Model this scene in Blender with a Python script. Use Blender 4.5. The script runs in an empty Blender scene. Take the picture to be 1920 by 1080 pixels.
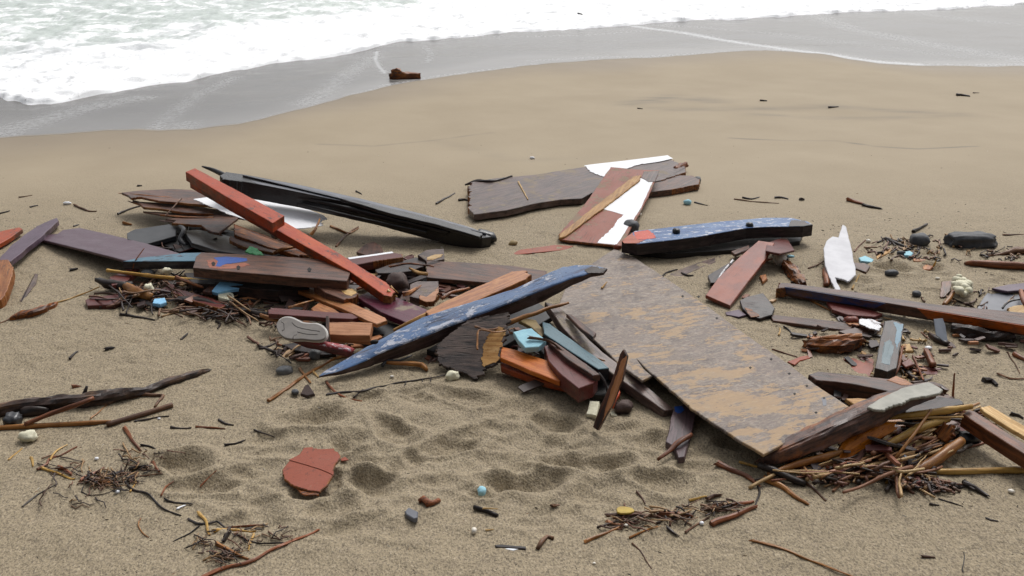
import bpy, bmesh, math, random
import numpy as np
from mathutils import Vector, Matrix, noise as mnoise

R = math.radians
random.seed(7)
scene = bpy.context.scene
col = scene.collection

# ------------------------------------------------------------------ camera
H = 2.0
PITCH = R(21.0)
F = 1844.0                       # focal length in photo pixels (1920 wide)
CAM = Vector((0, 0, H))
FW = Vector((0, math.cos(PITCH), -math.sin(PITCH)))
UP = Vector((0, math.sin(PITCH), math.cos(PITCH)))
RT = Vector((1, 0, 0))


def ray(px, py):
    return FW + RT * ((px - 960) / F) - UP * ((py - 540) / F)


def W(px, py, z=0.0):
    d = ray(px, py)
    return CAM + d * ((z - H) / d.z)


def WPL(px, py, p0, n):
    d = ray(px, py)
    return CAM + d * ((p0 - CAM).dot(n) / d.dot(n))


def depth(p):
    return (Vector(p) - CAM).dot(FW)


# ------------------------------------------------------------------ numpy noise
def _h(ix, iy, s):
    n = (ix.astype(np.int64) * 374761393 + iy.astype(np.int64) * 668265263 + s * 1274126177) & 0xFFFFFFFF
    n = ((n ^ (n >> 13)) * 1274126177) & 0xFFFFFFFF
    n = (n ^ (n >> 16)) & 0xFFFFFF
    return n / float(0xFFFFFF) * 2 - 1


def vn(x, y, s=0):
    x = np.asarray(x, float); y = np.asarray(y, float)
    ix = np.floor(x); iy = np.floor(y)
    fx = x - ix; fy = y - iy
    fx = fx * fx * fx * (fx * (fx * 6 - 15) + 10); fy = fy * fy * fy * (fy * (fy * 6 - 15) + 10)
    a = _h(ix, iy, s); b = _h(ix + 1, iy, s); c = _h(ix, iy + 1, s); d = _h(ix + 1, iy + 1, s)
    return (a + (b - a) * fx) * (1 - fy) + (c + (d - c) * fx) * fy


def fbm(x, y, s=0, o=4, g=0.5):
    r = 0; a = 1; f = 1
    for i in range(o):
        r = r + a * vn(x * f + 17.3 * i, y * f - 9.1 * i, s + i)
        a *= g; f *= 2.03
    return r


def sst(a, b, x):
    t = np.clip((x - a) / (b - a), 0, 1)
    return t * t * (3 - 2 * t)


# ------------------------------------------------------------------ shore lines (photo -> ground)
WET = [(-700, 262), (-300, 262), (0, 258), (100, 250), (200, 244), (300, 247), (360, 245), (450, 232), (560, 205), (650, 180), (720, 163),
       (800, 148), (900, 132), (1000, 120), (1100, 113), (1200, 107), (1300, 101), (1400, 96), (1480, 96), (1540, 102),
       (1600, 112), (1650, 118), (1700, 121), (1760, 123), (1850, 123), (1920, 122), (2300, 118), (2800, 110)]
FRONT = [(-700, 150), (-300, 168), (-60, 176), (0, 178), (20, 187), (100, 188), (150, 180), (190, 171), (290, 152), (350, 147), (400, 132), (430, 127), (500, 115),
         (600, 101), (700, 82), (740, 73), (850, 67), (960, 56), (1100, 49), (1190, 42), (1300, 33), (1380, 30), (1450, 23), (1600, 15),
         (1800, 5), (1920, -3), (2300, -18), (2800, -30)]


def curve(px):
    a = np.array([W(x, y)[:2] for x, y in px])
    return a


WC = curve(WET); FC = curve(FRONT)


def wet_y(x):
    x = np.asarray(x, float)
    return np.interp(x, WC[:, 0], WC[:, 1]) + 0.05 * vn(x * 2.3, x * 0, 5) + 0.02 * vn(x * 9, x * 0, 6)


def front_y(x):
    x = np.asarray(x, float)
    return np.interp(x, FC[:, 0], FC[:, 1]) + 0.16 * vn(x * 2.1, x * 0, 8) + 0.09 * vn(x * 5.5, x * 0, 9) + 0.03 * vn(x * 13, x * 0, 10)


# ------------------------------------------------------------------ footprints (px, py, half-length cm, half-width cm, angle deg, depth cm)
FEET = [(585, 785, 15, 10, 20, 3.4), (655, 830, 9, 8, 60, 3.2), (735, 805, 13, 8, -50, 3.4), (690, 905, 11, 9, -50, 4.0),
        (775, 735, 9, 5, 10, 1.8), (865, 745, 16, 8, -28, 3.0), (850, 830, 13, 9, 25, 3.4), (915, 805, 10, 7, 20, 2.2),
        (960, 765, 12, 7, 20, 2.4), (1030, 790, 14, 8, -28, 3.2), (1080, 865, 17, 9, -8, 3.0), (1140, 870, 9, 7, -30, 2.8),
        (985, 905, 15, 10, -5, 4.4), (905, 925, 6, 5, 0, 2.0), (1235, 905, 11, 8, -20, 3.0), (1375, 835, 8, 7, 0, 2.4),
        (325, 868, 12, 9, -15, 5.0), (395, 905, 16, 8, 18, 2.6), (480, 880, 10, 8, 10, 2.0), (470, 975, 14, 8, 10, 2.0),
        (505, 820, 11, 7, 30, 1.6), (620, 955, 13, 8, 15, 1.8), (1205, 830, 11, 7, -10, 2.0), (755, 870, 9, 6, 40, 1.6),
        (1675, 505, 10, 10, 0, 4.0), (1790, 860, 10, 7, -20, 2.6), (1745, 505, 8, 8, 10, 2.2), (610, 730, 9, 5, 10, 1.2),
        (690, 742, 12, 4, 8, 1.6), (1300, 880, 9, 6, 0, 1.8), (820, 900, 8, 6, 0, 1.4), (560, 740, 8, 5, 0, 1.0)]
FOOT = []
for (px, py, l, w, a, d) in FEET:
    p = W(px, py)
    FOOT.append((p.x, p.y, l / 100 * .98, w / 100 * .98, R(a), d / 100))

frr = random.Random(5)
for (cx_, cy_, rx_, ry_, n_) in ((790, 835, 300, 95, 36), (470, 890, 180, 60, 10), (1180, 850, 160, 60, 10), (640, 960, 260, 50, 10), (1000, 960, 240, 50, 8), (1750, 520, 140, 50, 8)):
    for i_ in range(n_):
        t_ = frr.uniform(0, 6.283); q_ = math.sqrt(frr.random())
        p = W(cx_ + rx_ * q_ * math.cos(t_), cy_ + ry_ * q_ * math.sin(t_))
        FOOT.append((p.x, p.y, frr.uniform(.08, .15), frr.uniform(.05, .085), frr.uniform(-.9, .9), frr.uniform(.006, .014)))


def gz(x, y):
    x = np.asarray(x, float); y = np.asarray(y, float)
    z = 0.010 * fbm(x * 0.9, y * 0.9, 1, 3)
    tro = sst(7.6, 5.2, y)                                     # rougher, trampled sand nearer the walkway
    z = z + tro * 0.0060 * fbm(x * 6, y * 6, 3, 3) + tro * 0.0022 * fbm(x * 24, y * 24, 4, 3)
    shp = z.shape; z = z.ravel(); xr = x.ravel(); yr = y.ravel()
    for (fx, fy, l, w, a, d) in FOOT:
        m = np.nonzero((np.abs(xr - fx) < .42) & (np.abs(yr - fy) < .42))[0]
        if not len(m):
            continue
        xx = xr[m]; yy = yr[m]
        dx = xx - fx; dy = yy - fy
        u = dx * math.cos(a) + dy * math.sin(a); v = -dx * math.sin(a) + dy * math.cos(a)
        wv = w * (0.82 + 0.3 * np.tanh(u / l * 1.5))
        q = np.sqrt((u / l) ** 2 + (v / wv) ** 2) + 0.20 * vn(xx * 9 + fx * 31, yy * 9, 11) + .07 * vn(xx * 24, yy * 24 + fx * 9, 12)
        z[m] += -.92 * d * (1 - sst(0.35, 1.10, q)) + 0.36 * d * np.exp(-((q - 1.3) / 0.28) ** 2)
    z = z.reshape(shp)
    d = y - wet_y(x)
    z = z - np.where(d > 0, 0.012 * d + 0.0 * d, 0) - 0.01 * sst(-1.5, 0, d)
    return z


GX = np.arange(-6, 7.01, .02); GY = np.arange(2, 13.01, .02)
GG = gz(*np.meshgrid(GX, GY))


def g1(x, y):
    u = (x + 6) / .02; v = (y - 2) / .02
    i = int(math.floor(u)); j = int(math.floor(v))
    if 0 <= i < GG.shape[1] - 1 and 0 <= j < GG.shape[0] - 1:
        a = u - i; c = v - j
        return float((GG[j, i] * (1 - a) + GG[j, i + 1] * a) * (1 - c) + (GG[j + 1, i] * (1 - a) + GG[j + 1, i + 1] * a) * c)
    return float(gz(np.array([x]), np.array([y]))[0])


def GH(px, py):
    z = 0.0
    for _ in range(7):
        p = W(px, py, z); z = .4 * z + .6 * g1(p.x, p.y)
    return z


# ------------------------------------------------------------------ node helpers
def nmat(name):
    m = bpy.data.materials.new(name); m.use_nodes = True
    nt = m.node_tree; nt.nodes.clear()
    out = nt.nodes.new('ShaderNodeOutputMaterial'); b = nt.nodes.new('ShaderNodeBsdfPrincipled')
    nt.links.new(b.outputs[0], out.inputs[0])
    return m, nt, b


def N(nt, t, **k):
    n = nt.nodes.new(t)
    for a, v in k.items():
        setattr(n, a, v)
    return n


def noise_tex(nt, vec, scale, detail=4, rough=.6, dist=0.0):
    n = N(nt, 'ShaderNodeTexNoise'); n.inputs['Scale'].default_value = scale; n.inputs['Detail'].default_value = detail
    n.inputs['Roughness'].default_value = rough; n.inputs['Distortion'].default_value = dist
    if vec: nt.links.new(vec, n.inputs['Vector'])
    return n.outputs['Fac']


def scl(nt, vec, s):
    m = N(nt, 'ShaderNodeMapping'); m.inputs['Scale'].default_value = s; nt.links.new(vec, m.inputs['Vector'])
    return m.outputs[0]


def ramp(nt, fac, a, b):
    m = N(nt, 'ShaderNodeMapRange'); m.clamp = True; m.interpolation_type = 'SMOOTHSTEP'
    m.inputs['From Min'].default_value = a; m.inputs['From Max'].default_value = b
    nt.links.new(fac, m.inputs['Value'])
    return m.outputs[0]


def C4(c):
    return (c[0], c[1], c[2], 1)


def mix(nt, fac, a, b):
    m = N(nt, 'ShaderNodeMix', data_type='RGBA')
    for s, v in ((6, a), (7, b)):
        if isinstance(v, (tuple, list)): m.inputs[s].default_value = C4(v)
        else: nt.links.new(v, m.inputs[s])
    if isinstance(fac, (int, float)): m.inputs[0].default_value = fac
    else: nt.links.new(fac, m.inputs[0])
    return m.outputs[2]


def mth(nt, op, a, b=None):
    m = N(nt, 'ShaderNodeMath', operation=op)
    for i, v in enumerate((a, b)):
        if v is None: continue
        if isinstance(v, (int, float)): m.inputs[i].default_value = v
        else: nt.links.new(v, m.inputs[i])
    return m.outputs[0]


SAND_C = (0.30, 0.245, 0.175)


def wood(name, base, dark, light=None, rough=.5, bump=.35, paint=None, cover=.5, soft=.05, pscale=9, pst=(1, 2.5, 2.5),
         flake=None, fl=.6, fscale=22, top=False, sand=0.0, spec=.26, vary=.16, grain=17, paint2=None):
    m, nt, b = nmat(name)
    tc = N(nt, 'ShaderNodeTexCoord'); oi = N(nt, 'ShaderNodeObjectInfo')
    off = N(nt, 'ShaderNodeVectorMath', operation='MULTIPLY_ADD')
    nt.links.new(oi.outputs['Random'], off.inputs[0]); off.inputs[1].default_value = (31, 17, 23)
    nt.links.new(tc.outputs['Object'], off.inputs[2])
    v = off.outputs[0]
    gr = noise_tex(nt, scl(nt, v, (1.6, grain, grain)), 3.2, 7, .62, .6)
    bl = noise_tex(nt, scl(nt, v, (1, 2, 2)), 7, 5, .65)
    fine = noise_tex(nt, scl(nt, v, (3, 6, 6)), 60, 3, .6)
    c = mix(nt, ramp(nt, gr, .38, .62), dark, base)
    if light:
        c = mix(nt, ramp(nt, bl, .48, .74), c, light)
    else:
        c = mix(nt, ramp(nt, bl, .50, .85), c, tuple(x * .62 for x in dark))
    hgt = mth(nt, 'ADD', mth(nt, 'MULTIPLY', gr, .8), mth(nt, 'MULTIPLY', fine, .35))
    rg = mth(nt, 'ADD', mth(nt, 'MULTIPLY', bl, .35), rough - .17)
    nz = N(nt, 'ShaderNodeSeparateXYZ'); nt.links.new(tc.outputs['Normal'], nz.inputs[0])
    if paint:
        pn = noise_tex(nt, scl(nt, v, pst), pscale, 9, .68, .3)
        pm = ramp(nt, pn, .5 + (.5 - cover) * .45 - soft, .5 + (.5 - cover) * .45 + soft)
        if not top:
            pm = mth(nt, 'MULTIPLY', pm, ramp(nt, mth(nt, 'ADD', mth(nt, 'MULTIPLY', mth(nt, 'ABSOLUTE', nz.outputs[2]), .5), bl), .38, .60))
        if top:
            pm = mth(nt, 'MULTIPLY', pm, ramp(nt, nz.outputs[2], .25, .6))
        pc = mix(nt, ramp(nt, fine, .3, .7), paint, tuple(x * .78 for x in paint))
        if paint2:
            pc = mix(nt, ramp(nt, noise_tex(nt, scl(nt, v, (1, 1.5, 1.5)), 5, 4, .6), .42, .6), pc, paint2)
        c = mix(nt, pm, c, pc)
        hgt = mth(nt, 'ADD', hgt, mth(nt, 'MULTIPLY', pm, .5))
    if flake:
        fm = ramp(nt, noise_tex(nt, scl(nt, v, (1, 2.2, 2.2)), fscale, 8, .72, .4), fl, fl + .05)
        if top:
            fm = mth(nt, 'MULTIPLY', fm, ramp(nt, nz.outputs[2], .25, .6))
        c = mix(nt, fm, c, flake)
        hgt = mth(nt, 'ADD', hgt, mth(nt, 'MULTIPLY', fm, .4))
    # splits along the grain, grime
    cn = noise_tex(nt, scl(nt, v, (.9, grain * 1.5, grain * 1.5)), 2.1, 3, .5, .3)
    ck = ramp(nt, mth(nt, 'ABSOLUTE', mth(nt, 'SUBTRACT', cn, .5)), .016, .004)
    ck = mth(nt, 'MULTIPLY', ck, ramp(nt, noise_tex(nt, v, 4, 3, .6), .47, .60))
    c = mix(nt, mth(nt, 'MULTIPLY', ck, .8), c, tuple(x * .25 for x in dark))
    c = mix(nt, mth(nt, 'MULTIPLY', ramp(nt, noise_tex(nt, v, 75, 3, .7), .58, .70), .5), c, tuple(x * .35 for x in dark))
    c = mix(nt, mth(nt, 'MULTIPLY', mth(nt, 'MULTIPLY', ramp(nt, noise_tex(nt, v, 55, 4, .75), .60, .72), ramp(nt, noise_tex(nt, v, 3, 3, .6), .45, .65)), .45), c, tuple(x * .75 for x in SAND_C))
    hgt = mth(nt, 'SUBTRACT', hgt, mth(nt, 'MULTIPLY', ck, .6))
    # slight tone change from board to board
    hs = N(nt, 'ShaderNodeHueSaturation'); nt.links.new(c, hs.inputs['Color'])
    nt.links.new(mth(nt, 'ADD', mth(nt, 'MULTIPLY', oi.outputs['Random'], 2 * vary), 1 - vary), hs.inputs['Value'])
    hs.inputs['Saturation'].default_value = 1.12
    c = hs.outputs[0]
    if sand > 0:
        sn = noise_tex(nt, v, 6.5, 11, .74)
        t = .5 + (.5 - sand) * .42
        sm = mth(nt, 'MULTIPLY', ramp(nt, sn, t - .03, t + .06), ramp(nt, nz.outputs[2], .45, .8))
        c = mix(nt, mth(nt, 'MULTIPLY', sm, .85), c, tuple(x * .8 for x in SAND_C))
        rg = mth(nt, 'ADD', rg, mth(nt, 'MULTIPLY', sm, .4))
    nt.links.new(c, b.inputs['Base Color']); nt.links.new(rg, b.inputs['Roughness'])
    b.inputs['Specular IOR Level'].default_value = spec
    b.inputs['Coat Weight'].default_value = .12; b.inputs['Coat Roughness'].default_value = .22
    bp = N(nt, 'ShaderNodeBump'); bp.inputs['Strength'].default_value = bump; bp.inputs['Distance'].default_value = .004
    nt.links.new(hgt, bp.inputs['Height']); nt.links.new(bp.outputs[0], b.inputs['Normal'])
    return m


def plain(name, c1, c2, scale=20, rough=.7, bump=.3, spec=.4, sand=0.0, vary=.12):
    m, nt, b = nmat(name)
    tc = N(nt, 'ShaderNodeTexCoord'); oi = N(nt, 'ShaderNodeObjectInfo')
    v = tc.outputs['Object']
    n1 = noise_tex(nt, v, scale, 6, .65); n2 = noise_tex(nt, v, scale * 6, 3, .6)
    c = mix(nt, ramp(nt, n1, .32, .68), c1, c2)
    hs = N(nt, 'ShaderNodeHueSaturation'); nt.links.new(c, hs.inputs['Color'])
    nt.links.new(mth(nt, 'ADD', mth(nt, 'MULTIPLY', oi.outputs['Random'], 2 * vary), 1 - vary), hs.inputs['Value'])
    c = hs.outputs[0]
    if sand > 0:
        t = .5 + (.5 - sand) * .42
        nz = N(nt, 'ShaderNodeSeparateXYZ'); nt.links.new(tc.outputs['Normal'], nz.inputs[0])
        sm = mth(nt, 'MULTIPLY', ramp(nt, noise_tex(nt, v, 9, 10, .72), t - .03, t + .06), .8)
        c = mix(nt, sm, c, tuple(x * .8 for x in SAND_C))
    nt.links.new(c, b.inputs['Base Color']); b.inputs['Roughness'].default_value = rough
    b.inputs['Specular IOR Level'].default_value = spec
    bp = N(nt, 'ShaderNodeBump'); bp.inputs['Strength'].default_value = bump; bp.inputs['Distance'].default_value = .004
    nt.links.new(mth(nt, 'ADD', n1, mth(nt, 'MULTIPLY', n2, .4)), bp.inputs['Height']); nt.links.new(bp.outputs[0], b.inputs['Normal'])
    return m


RAW = (0.42, 0.25, 0.11)
M = dict(
    red=wood('red_paint', (.16, .05, .028), (.07, .028, .018), paint=(.46, .098, .040), cover=1.05, rough=.46, bump=.4, pscale=6, paint2=(.34, .062, .030), flake=(.13, .040, .026), fl=.565, fscale=9, vary=.02, sand=.1),
    redraw=wood('red_paint_worn', (.17, .07, .04), (.08, .03, .022), paint=(.33, .080, .040), cover=.7, rough=.45, pscale=12),
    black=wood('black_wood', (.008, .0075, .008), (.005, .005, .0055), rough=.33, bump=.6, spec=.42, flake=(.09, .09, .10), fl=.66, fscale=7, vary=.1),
    brown=wood('brown_wood', (.125, .062, .043), (.042, .024, .018), light=(.17, .085, .055), rough=.44, bump=.5, sand=.16),
    brownclean=wood('brown_wet_wood', (.105, .050, .036), (.035, .020, .016), light=(.15, .075, .05), rough=.4, bump=.5),
    grey=wood('grey_brown_wood', (.125, .080, .068), (.048, .033, .03), light=(.15, .115, .105), rough=.44, bump=.5, sand=.36),
    dark=wood('dark_wood', (.034, .021, .018), (.012, .010, .010), light=(.07, .04, .032), rough=.42, bump=.6),
    void=wood('gap_shade_wood', (.014, .012, .012), (.006, .006, .006), rough=.5, bump=.4),  # near-black, stands in for deep shade in the gaps
    maroon=wood('maroon_paint', (.13, .055, .04), (.05, .026, .022), paint=(.118, .034, .030), cover=.8, rough=.4, bump=.35, flake=(.06, .03, .025), fl=.62),
    wine=wood('wine_paint', (.10, .05, .05), (.05, .025, .03), paint=(.085, .016, .032), cover=.68, rough=.33, bump=.25, sand=.30),
    redbrown=wood('red_brown_paint', (.12, .05, .038), (.06, .026, .022), paint=(.175, .055, .038), cover=1.05, rough=.4, bump=.3, paint2=(.215, .062, .036), flake=(.08, .035, .03), fl=.66),
    purple=wood('purple_paint', (.09, .05, .06), (.05, .03, .035), paint=(.105, .062, .082), cover=1.25, rough=.36, bump=.25, flake=(.06, .035, .04), fl=.67, vary=.04),
    violet=wood('violet_paint', (.08, .05, .06), (.045, .03, .035), paint=(.108, .072, .10), cover=1.0, rough=.45, bump=.3, flake=(.055, .035, .04), fl=.64, vary=.05),
    orange=wood('orange_wood', (.37, .165, .075), (.22, .085, .038), light=(.42, .22, .11), rough=.45, bump=.4),
    pink=wood('pink_orange_wood', (.48, .25, .145), (.36, .17, .09), rough=.5, bump=.3),
    bright=wood('bright_orange_wood', (.52, .19, .075), (.38, .115, .042), rough=.42, bump=.3),
    raw=wood('raw_wood', RAW, (.27, .14, .055), light=(.50, .34, .18), rough=.6, bump=.4),
    pale=wood('pale_wood', (.56, .40, .21), (.40, .25, .11), rough=.6, bump=.3),
    rust=wood('rotten_wood', (.27, .10, .040), (.055, .026, .018), light=(.38, .17, .07), rough=.5, bump=.8, grain=14),
    terra=wood('terracotta_paint', (.16, .07, .05), (.08, .04, .03), paint=(.29, .085, .054), cover=1.05, rough=.62, bump=.3, spec=.3, vary=.03, flake=(.2, .07, .045), fl=.62, sand=.2),
    panelred=wood('panel_red', (.16, .07, .05), (.1, .05, .04), paint=(.25, .085, .058), cover=1.1, rough=.55, bump=.2, sand=.42),
    white=plain('white_paint', (.80, .81, .83), (.72, .73, .76), 9, .5, .12, vary=.02),
    whitew=wood('white_flaking_paint', (.16, .08, .06), (.06, .035, .03), paint=(.78, .78, .80), cover=.74, rough=.5, pscale=14, vary=.02),
    panelwhite=plain('grey_white_panel', (.56, .56, .59), (.45, .45, .48), 7, .5, .25, vary=.02),
    blue=wood('blue_worn_paint', (.085, .055, .050), (.032, .02, .018), light=(.13, .10, .10), paint=(.165, .235, .37), cover=.75, soft=.14, pscale=9, pst=(.7, 4, 4), flake=(.46, .48, .55), fl=.545, fscale=8, top=True, rough=.44, bump=.8, paint2=(.10, .165, .30), vary=.02),
    bluew=wood('blue_white_worn_paint', (.045, .032, .032), (.016, .012, .013), paint=(.125, .195, .34), cover=.95, soft=.1, pscale=8, pst=(.7, 2.5, 2.5), flake=(.50, .52, .57), fl=.54, fscale=14, top=True, rough=.48, bump=.6, paint2=(.07, .125, .26), vary=.02),
    lblue=wood('light_blue_paint', (.05, .05, .06), (.022, .022, .026), paint=(.125, .235, .31), cover=.7, pscale=12, top=True, flake=(.3, .42, .48), fl=.64, rough=.45),
    teal=wood('teal_paint', (.03, .03, .032), (.015, .015, .016), paint=(.085, .145, .17), cover=.85, pscale=10, top=True, rough=.42),
    cobalt=wood('cobalt_paint', (.15, .06, .05), (.08, .04, .03), paint=(.055, .115, .36), cover=.95, rough=.45, pscale=14),
    navy=wood('navy_paint', (.10, .05, .04), (.05, .03, .03), paint=(.022, .042, .125), cover=1.0, rough=.4, pscale=10),
    ply=None,
    bark=wood('bark', (.10, .075, .065), (.028, .024, .024), light=(.13, .10, .09), rough=.6, bump=1.0, grain=9),
    reed=wood('yellow_reed', (.50, .33, .125), (.33, .19, .065), rough=.45, bump=.2, vary=.2),
    cane=wood('orange_cane', (.34, .17, .07), (.19, .085, .035), rough=.45, bump=.2, vary=.2),
    twig=wood('brown_twig', (.19, .105, .062), (.085, .045, .03), rough=.6, bump=.3, vary=.25),
    rtwig=wood('rust_twig', (.24, .095, .05), (.12, .05, .03), rough=.55, bump=.3, vary=.25),
    dtwig=wood('dark_twig', (.035, .024, .020), (.015, .012, .011), rough=.5, bump=.3, vary=.2),
    stone=plain('dark_stone', (.050, .053, .060), (.085, .088, .094), 25, .65, .45, sand=.2),
    gstone=plain('grey_stone', (.10, .105, .11), (.15, .15, .15), 30, .7, .3),
    bstone=plain('brown_stone', (.10, .062, .052), (.06, .04, .036), 20, .5, .5),
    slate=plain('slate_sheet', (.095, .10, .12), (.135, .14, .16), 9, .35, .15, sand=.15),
    rubber=plain('black_rubber', (.030, .033, .037), (.05, .052, .056), 12, .5, .2),
    plastic=plain('black_plastic', (.010, .010, .012), (.03, .03, .034), 12, .35, .6, .6),
    sole=plain('shoe_sole', (.215, .195, .178), (.17, .155, .142), 14, .7, .2, vary=.0, sand=.2),
    solerim=plain('shoe_rim', (.58, .56, .53), (.45, .43, .40), 20, .7, .2, vary=.0),
    groove=plain('shoe_groove', (.14, .125, .115), (.11, .10, .09), 20, .8, .2),
    foamb=plain('blue_foam', (.34, .60, .68), (.27, .50, .60), 30, .75, .4, vary=.05),
    foamsky=plain('sky_blue_foam', (.27, .55, .78), (.20, .44, .68), 30, .7, .3, vary=.05),
    foamc=plain('cream_foam', (.72, .69, .53), (.58, .55, .40), 40, .8, .6, vary=.05),
    bone=plain('white_shell', (.78, .74, .66), (.6, .54, .45), 30, .6, .3),
    green=plain('green_film', (.03, .32, .09), (.12, .5, .2), 40, .25, .4, .6),
    yellow=plain('yellow_leaf', (.42, .30, .045), (.33, .22, .04), 30, .6, .3),
    hole=plain('nail_hole', (.006, .005, .005), (.01, .008, .008), 30, .8, .1),
    metal=plain('grey_sheet', (.28, .31, .36), (.22, .24, .28), 12, .45, .2),
    cork=plain('tan_sheet', (.30, .22, .09), (.22, .15, .07), 20, .6, .3),
)


def plywood():
    m, nt, b = nmat('weathered_plywood')
    tc = N(nt, 'ShaderNodeTexCoord')
    rt_ = N(nt, 'ShaderNodeMapping'); rt_.inputs['Rotation'].default_value = (0, 0, R(-16)); nt.links.new(tc.outputs['Object'], rt_.inputs['Vector']); v = rt_.outputs[0]
    vs = scl(nt, v, (2.0, 1.1, 1))           # streaks run across the sheet
    a = noise_tex(nt, vs, 3.1, 10, .66, .8)
    a2 = noise_tex(nt, scl(nt, v, (1.5, 1, 1)), 3.3, 9, .60, .6)
    a3 = noise_tex(nt, scl(nt, v, (1.3, 1, 1)), 7.5, 8, .66, .4)
    g = noise_tex(nt, scl(nt, v, (3.4, 1.2, 1)), 13, 8, .72, .6)
    f = noise_tex(nt, scl(nt, v, (2.2, 1, 1)), 48, 6, .75)
    tan = mix(nt, ramp(nt, g, .3, .7), (.27, .168, .080), (.365, .24, .120))
    gry = mix(nt, ramp(nt, g, .35, .65), (.11, .082, .068), (.235, .182, .142))
    gry = mix(nt, ramp(nt, f, .47, .66), gry, (.30, .26, .22))
    gry = mix(nt, ramp(nt, a3, .44, .60), gry, mix(nt, ramp(nt, f, .40, .62), (.060, .045, .042), (.155, .12, .098)))
    gry = mix(nt, ramp(nt, noise_tex(nt, vs, 9, 7, .7, .5), .60, .70), gry, (.28, .25, .215))
    c = mix(nt, ramp(nt, a, .40, .50), mix(nt, ramp(nt, f, .35, .65), (.115, .085, .075), (.25, .195, .15)), gry)
    sx = N(nt, 'ShaderNodeSeparateXYZ'); nt.links.new(v, sx.inputs[0])
    st = noise_tex(nt, scl(nt, v, (5.0, 1.0, 1)), 5.5, 9, .72, .5)
    c = mix(nt, mth(nt, 'MULTIPLY', ramp(nt, st, .50, .62), .75), c, mix(nt, f, (.082, .06, .053), (.20, .15, .12)))
    pk = mth(nt, 'ADD', mth(nt, 'ADD', mth(nt, 'MULTIPLY', a2, .55), mth(nt, 'MULTIPLY', st, -.55)), mth(nt, 'ADD', mth(nt, 'MULTIPLY', a3, .35), mth(nt, 'MULTIPLY', sx.outputs[0], .04)))
    pk = mth(nt, 'ADD', pk, mth(nt, 'MULTIPLY', mth(nt, 'SUBTRACT', f, .5), .20))
    c = mix(nt, mth(nt, 'MULTIPLY', ramp(nt, pk, .190, .24), .9), c, tan)
    c = mix(nt, mth(nt, 'MULTIPLY', ramp(nt, noise_tex(nt, scl(nt, v, (6, 1, 1)), 26, 5, .7), .60, .68), .6), c, (.36, .32, .27))
    c = mix(nt, mth(nt, 'MULTIPLY', ramp(nt, noise_tex(nt, v, 4.2, 11, .75), .52, .64), .25), c, tuple(x * .9 for x in SAND_C))
    nt.links.new(c, b.inputs['Base Color'])
    nt.links.new(mth(nt, 'ADD', mth(nt, 'MULTIPLY', g, .4), .42), b.inputs['Roughness'])
    bp = N(nt, 'ShaderNodeBump'); bp.inputs['Strength'].default_value = .6; bp.inputs['Distance'].default_value = .004
    nt.links.new(mth(nt, 'ADD', f, mth(nt, 'MULTIPLY', a2, .8)), bp.inputs['Height']); nt.links.new(bp.outputs[0], b.inputs['Normal'])
    return m


M['ply'] = plywood()


def island_mat(name, cols, rough=.6):
    m, nt, b = nmat(name)
    g = N(nt, 'ShaderNodeNewGeometry'); cr = N(nt, 'ShaderNodeValToRGB')
    nt.links.new(g.outputs['Random Per Island'], cr.inputs[0])
    e = cr.color_ramp; e.interpolation = 'CONSTANT'
    while len(e.elements) < len(cols): e.elements.new(.5)
    for i, c in enumerate(cols):
        e.elements[i].position = i / len(cols); e.elements[i].color = C4(c)
    nt.links.new(cr.outputs[0], b.inputs['Base Color']); b.inputs['Roughness'].default_value = rough
    return m


M['tangle'] = island_mat('tangled_twigs', [(.03, .02, .017), (.10, .055, .035), (.20, .11, .06), (.05, .032, .026), (.30, .18, .08), (.14, .06, .035)])
M['bstone'] = plain('brown_stone', (.085, .055, .048), (.055, .038, .034), 20, .7, .8, .25, .25)
M['straw'] = island_mat('tangled_straw', [(.40, .25, .10), (.22, .12, .05), (.09, .05, .03), (.46, .31, .13), (.17, .075, .04), (.04, .027, .02), (.3, .15, .06)])
M['fleck'] = island_mat('debris_flecks', [(.02, .016, .014), (.035, .024, .02), (.05, .032, .024), (.02, .018, .018), (.09, .05, .03), (.16, .09, .05),
                                          (.03, .02, .017), (.025, .02, .018), (.07, .04, .028), (.26, .13, .06), (.03, .026, .026), (.6, .57, .5)])

# ------------------------------------------------------------------ object builders
rnd = random.Random(11)
TORN = {'red', 'redraw', 'brown', 'brownclean', 'grey', 'maroon', 'wine', 'redbrown', 'purple', 'violet', 'panelred', 'terra'}
M['torn'] = wood('torn_wood', (.26, .105, .045), (.10, .042, .024), light=(.40, .22, .10), rough=.55, bump=.9, grain=16)


def tag(o, label=None, cat=None, group=None, kind=None):
    if label: o['label'] = label
    if cat: o['category'] = cat
    if group: o['group'] = group
    if kind or cat: o['kind'] = kind or 'thing'
    return o


def link(name, verts, faces, mat, frame=None, parent=None, smooth=False):
    me = bpy.data.meshes.new(name)
    base = parent.matrix_world if parent else (frame or Matrix.Identity(4))
    inv = base.inverted()
    me.from_pydata([tuple(inv @ Vector(v)) for v in verts], [], faces)
    bm = bmesh.new(); bm.from_mesh(me); bmesh.ops.recalc_face_normals(bm, faces=bm.faces); bm.to_mesh(me); bm.free()
    if smooth:
        me.polygons.foreach_set('use_smooth', [True] * len(me.polygons))
    me.materials.append(mat)
    o = bpy.data.objects.new(name, me); col.objects.link(o)
    if parent:
        o.parent = parent
    else:
        o.matrix_world = base
    return o


def frame_of(o, X, n):
    X = (X - n * X.dot(n)).normalized(); Y = n.cross(X)
    return Matrix(((X.x, Y.x, n.x, o.x), (X.y, Y.y, n.y, o.y), (X.z, Y.z, n.z, o.z), (0, 0, 0, 1)))


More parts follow.
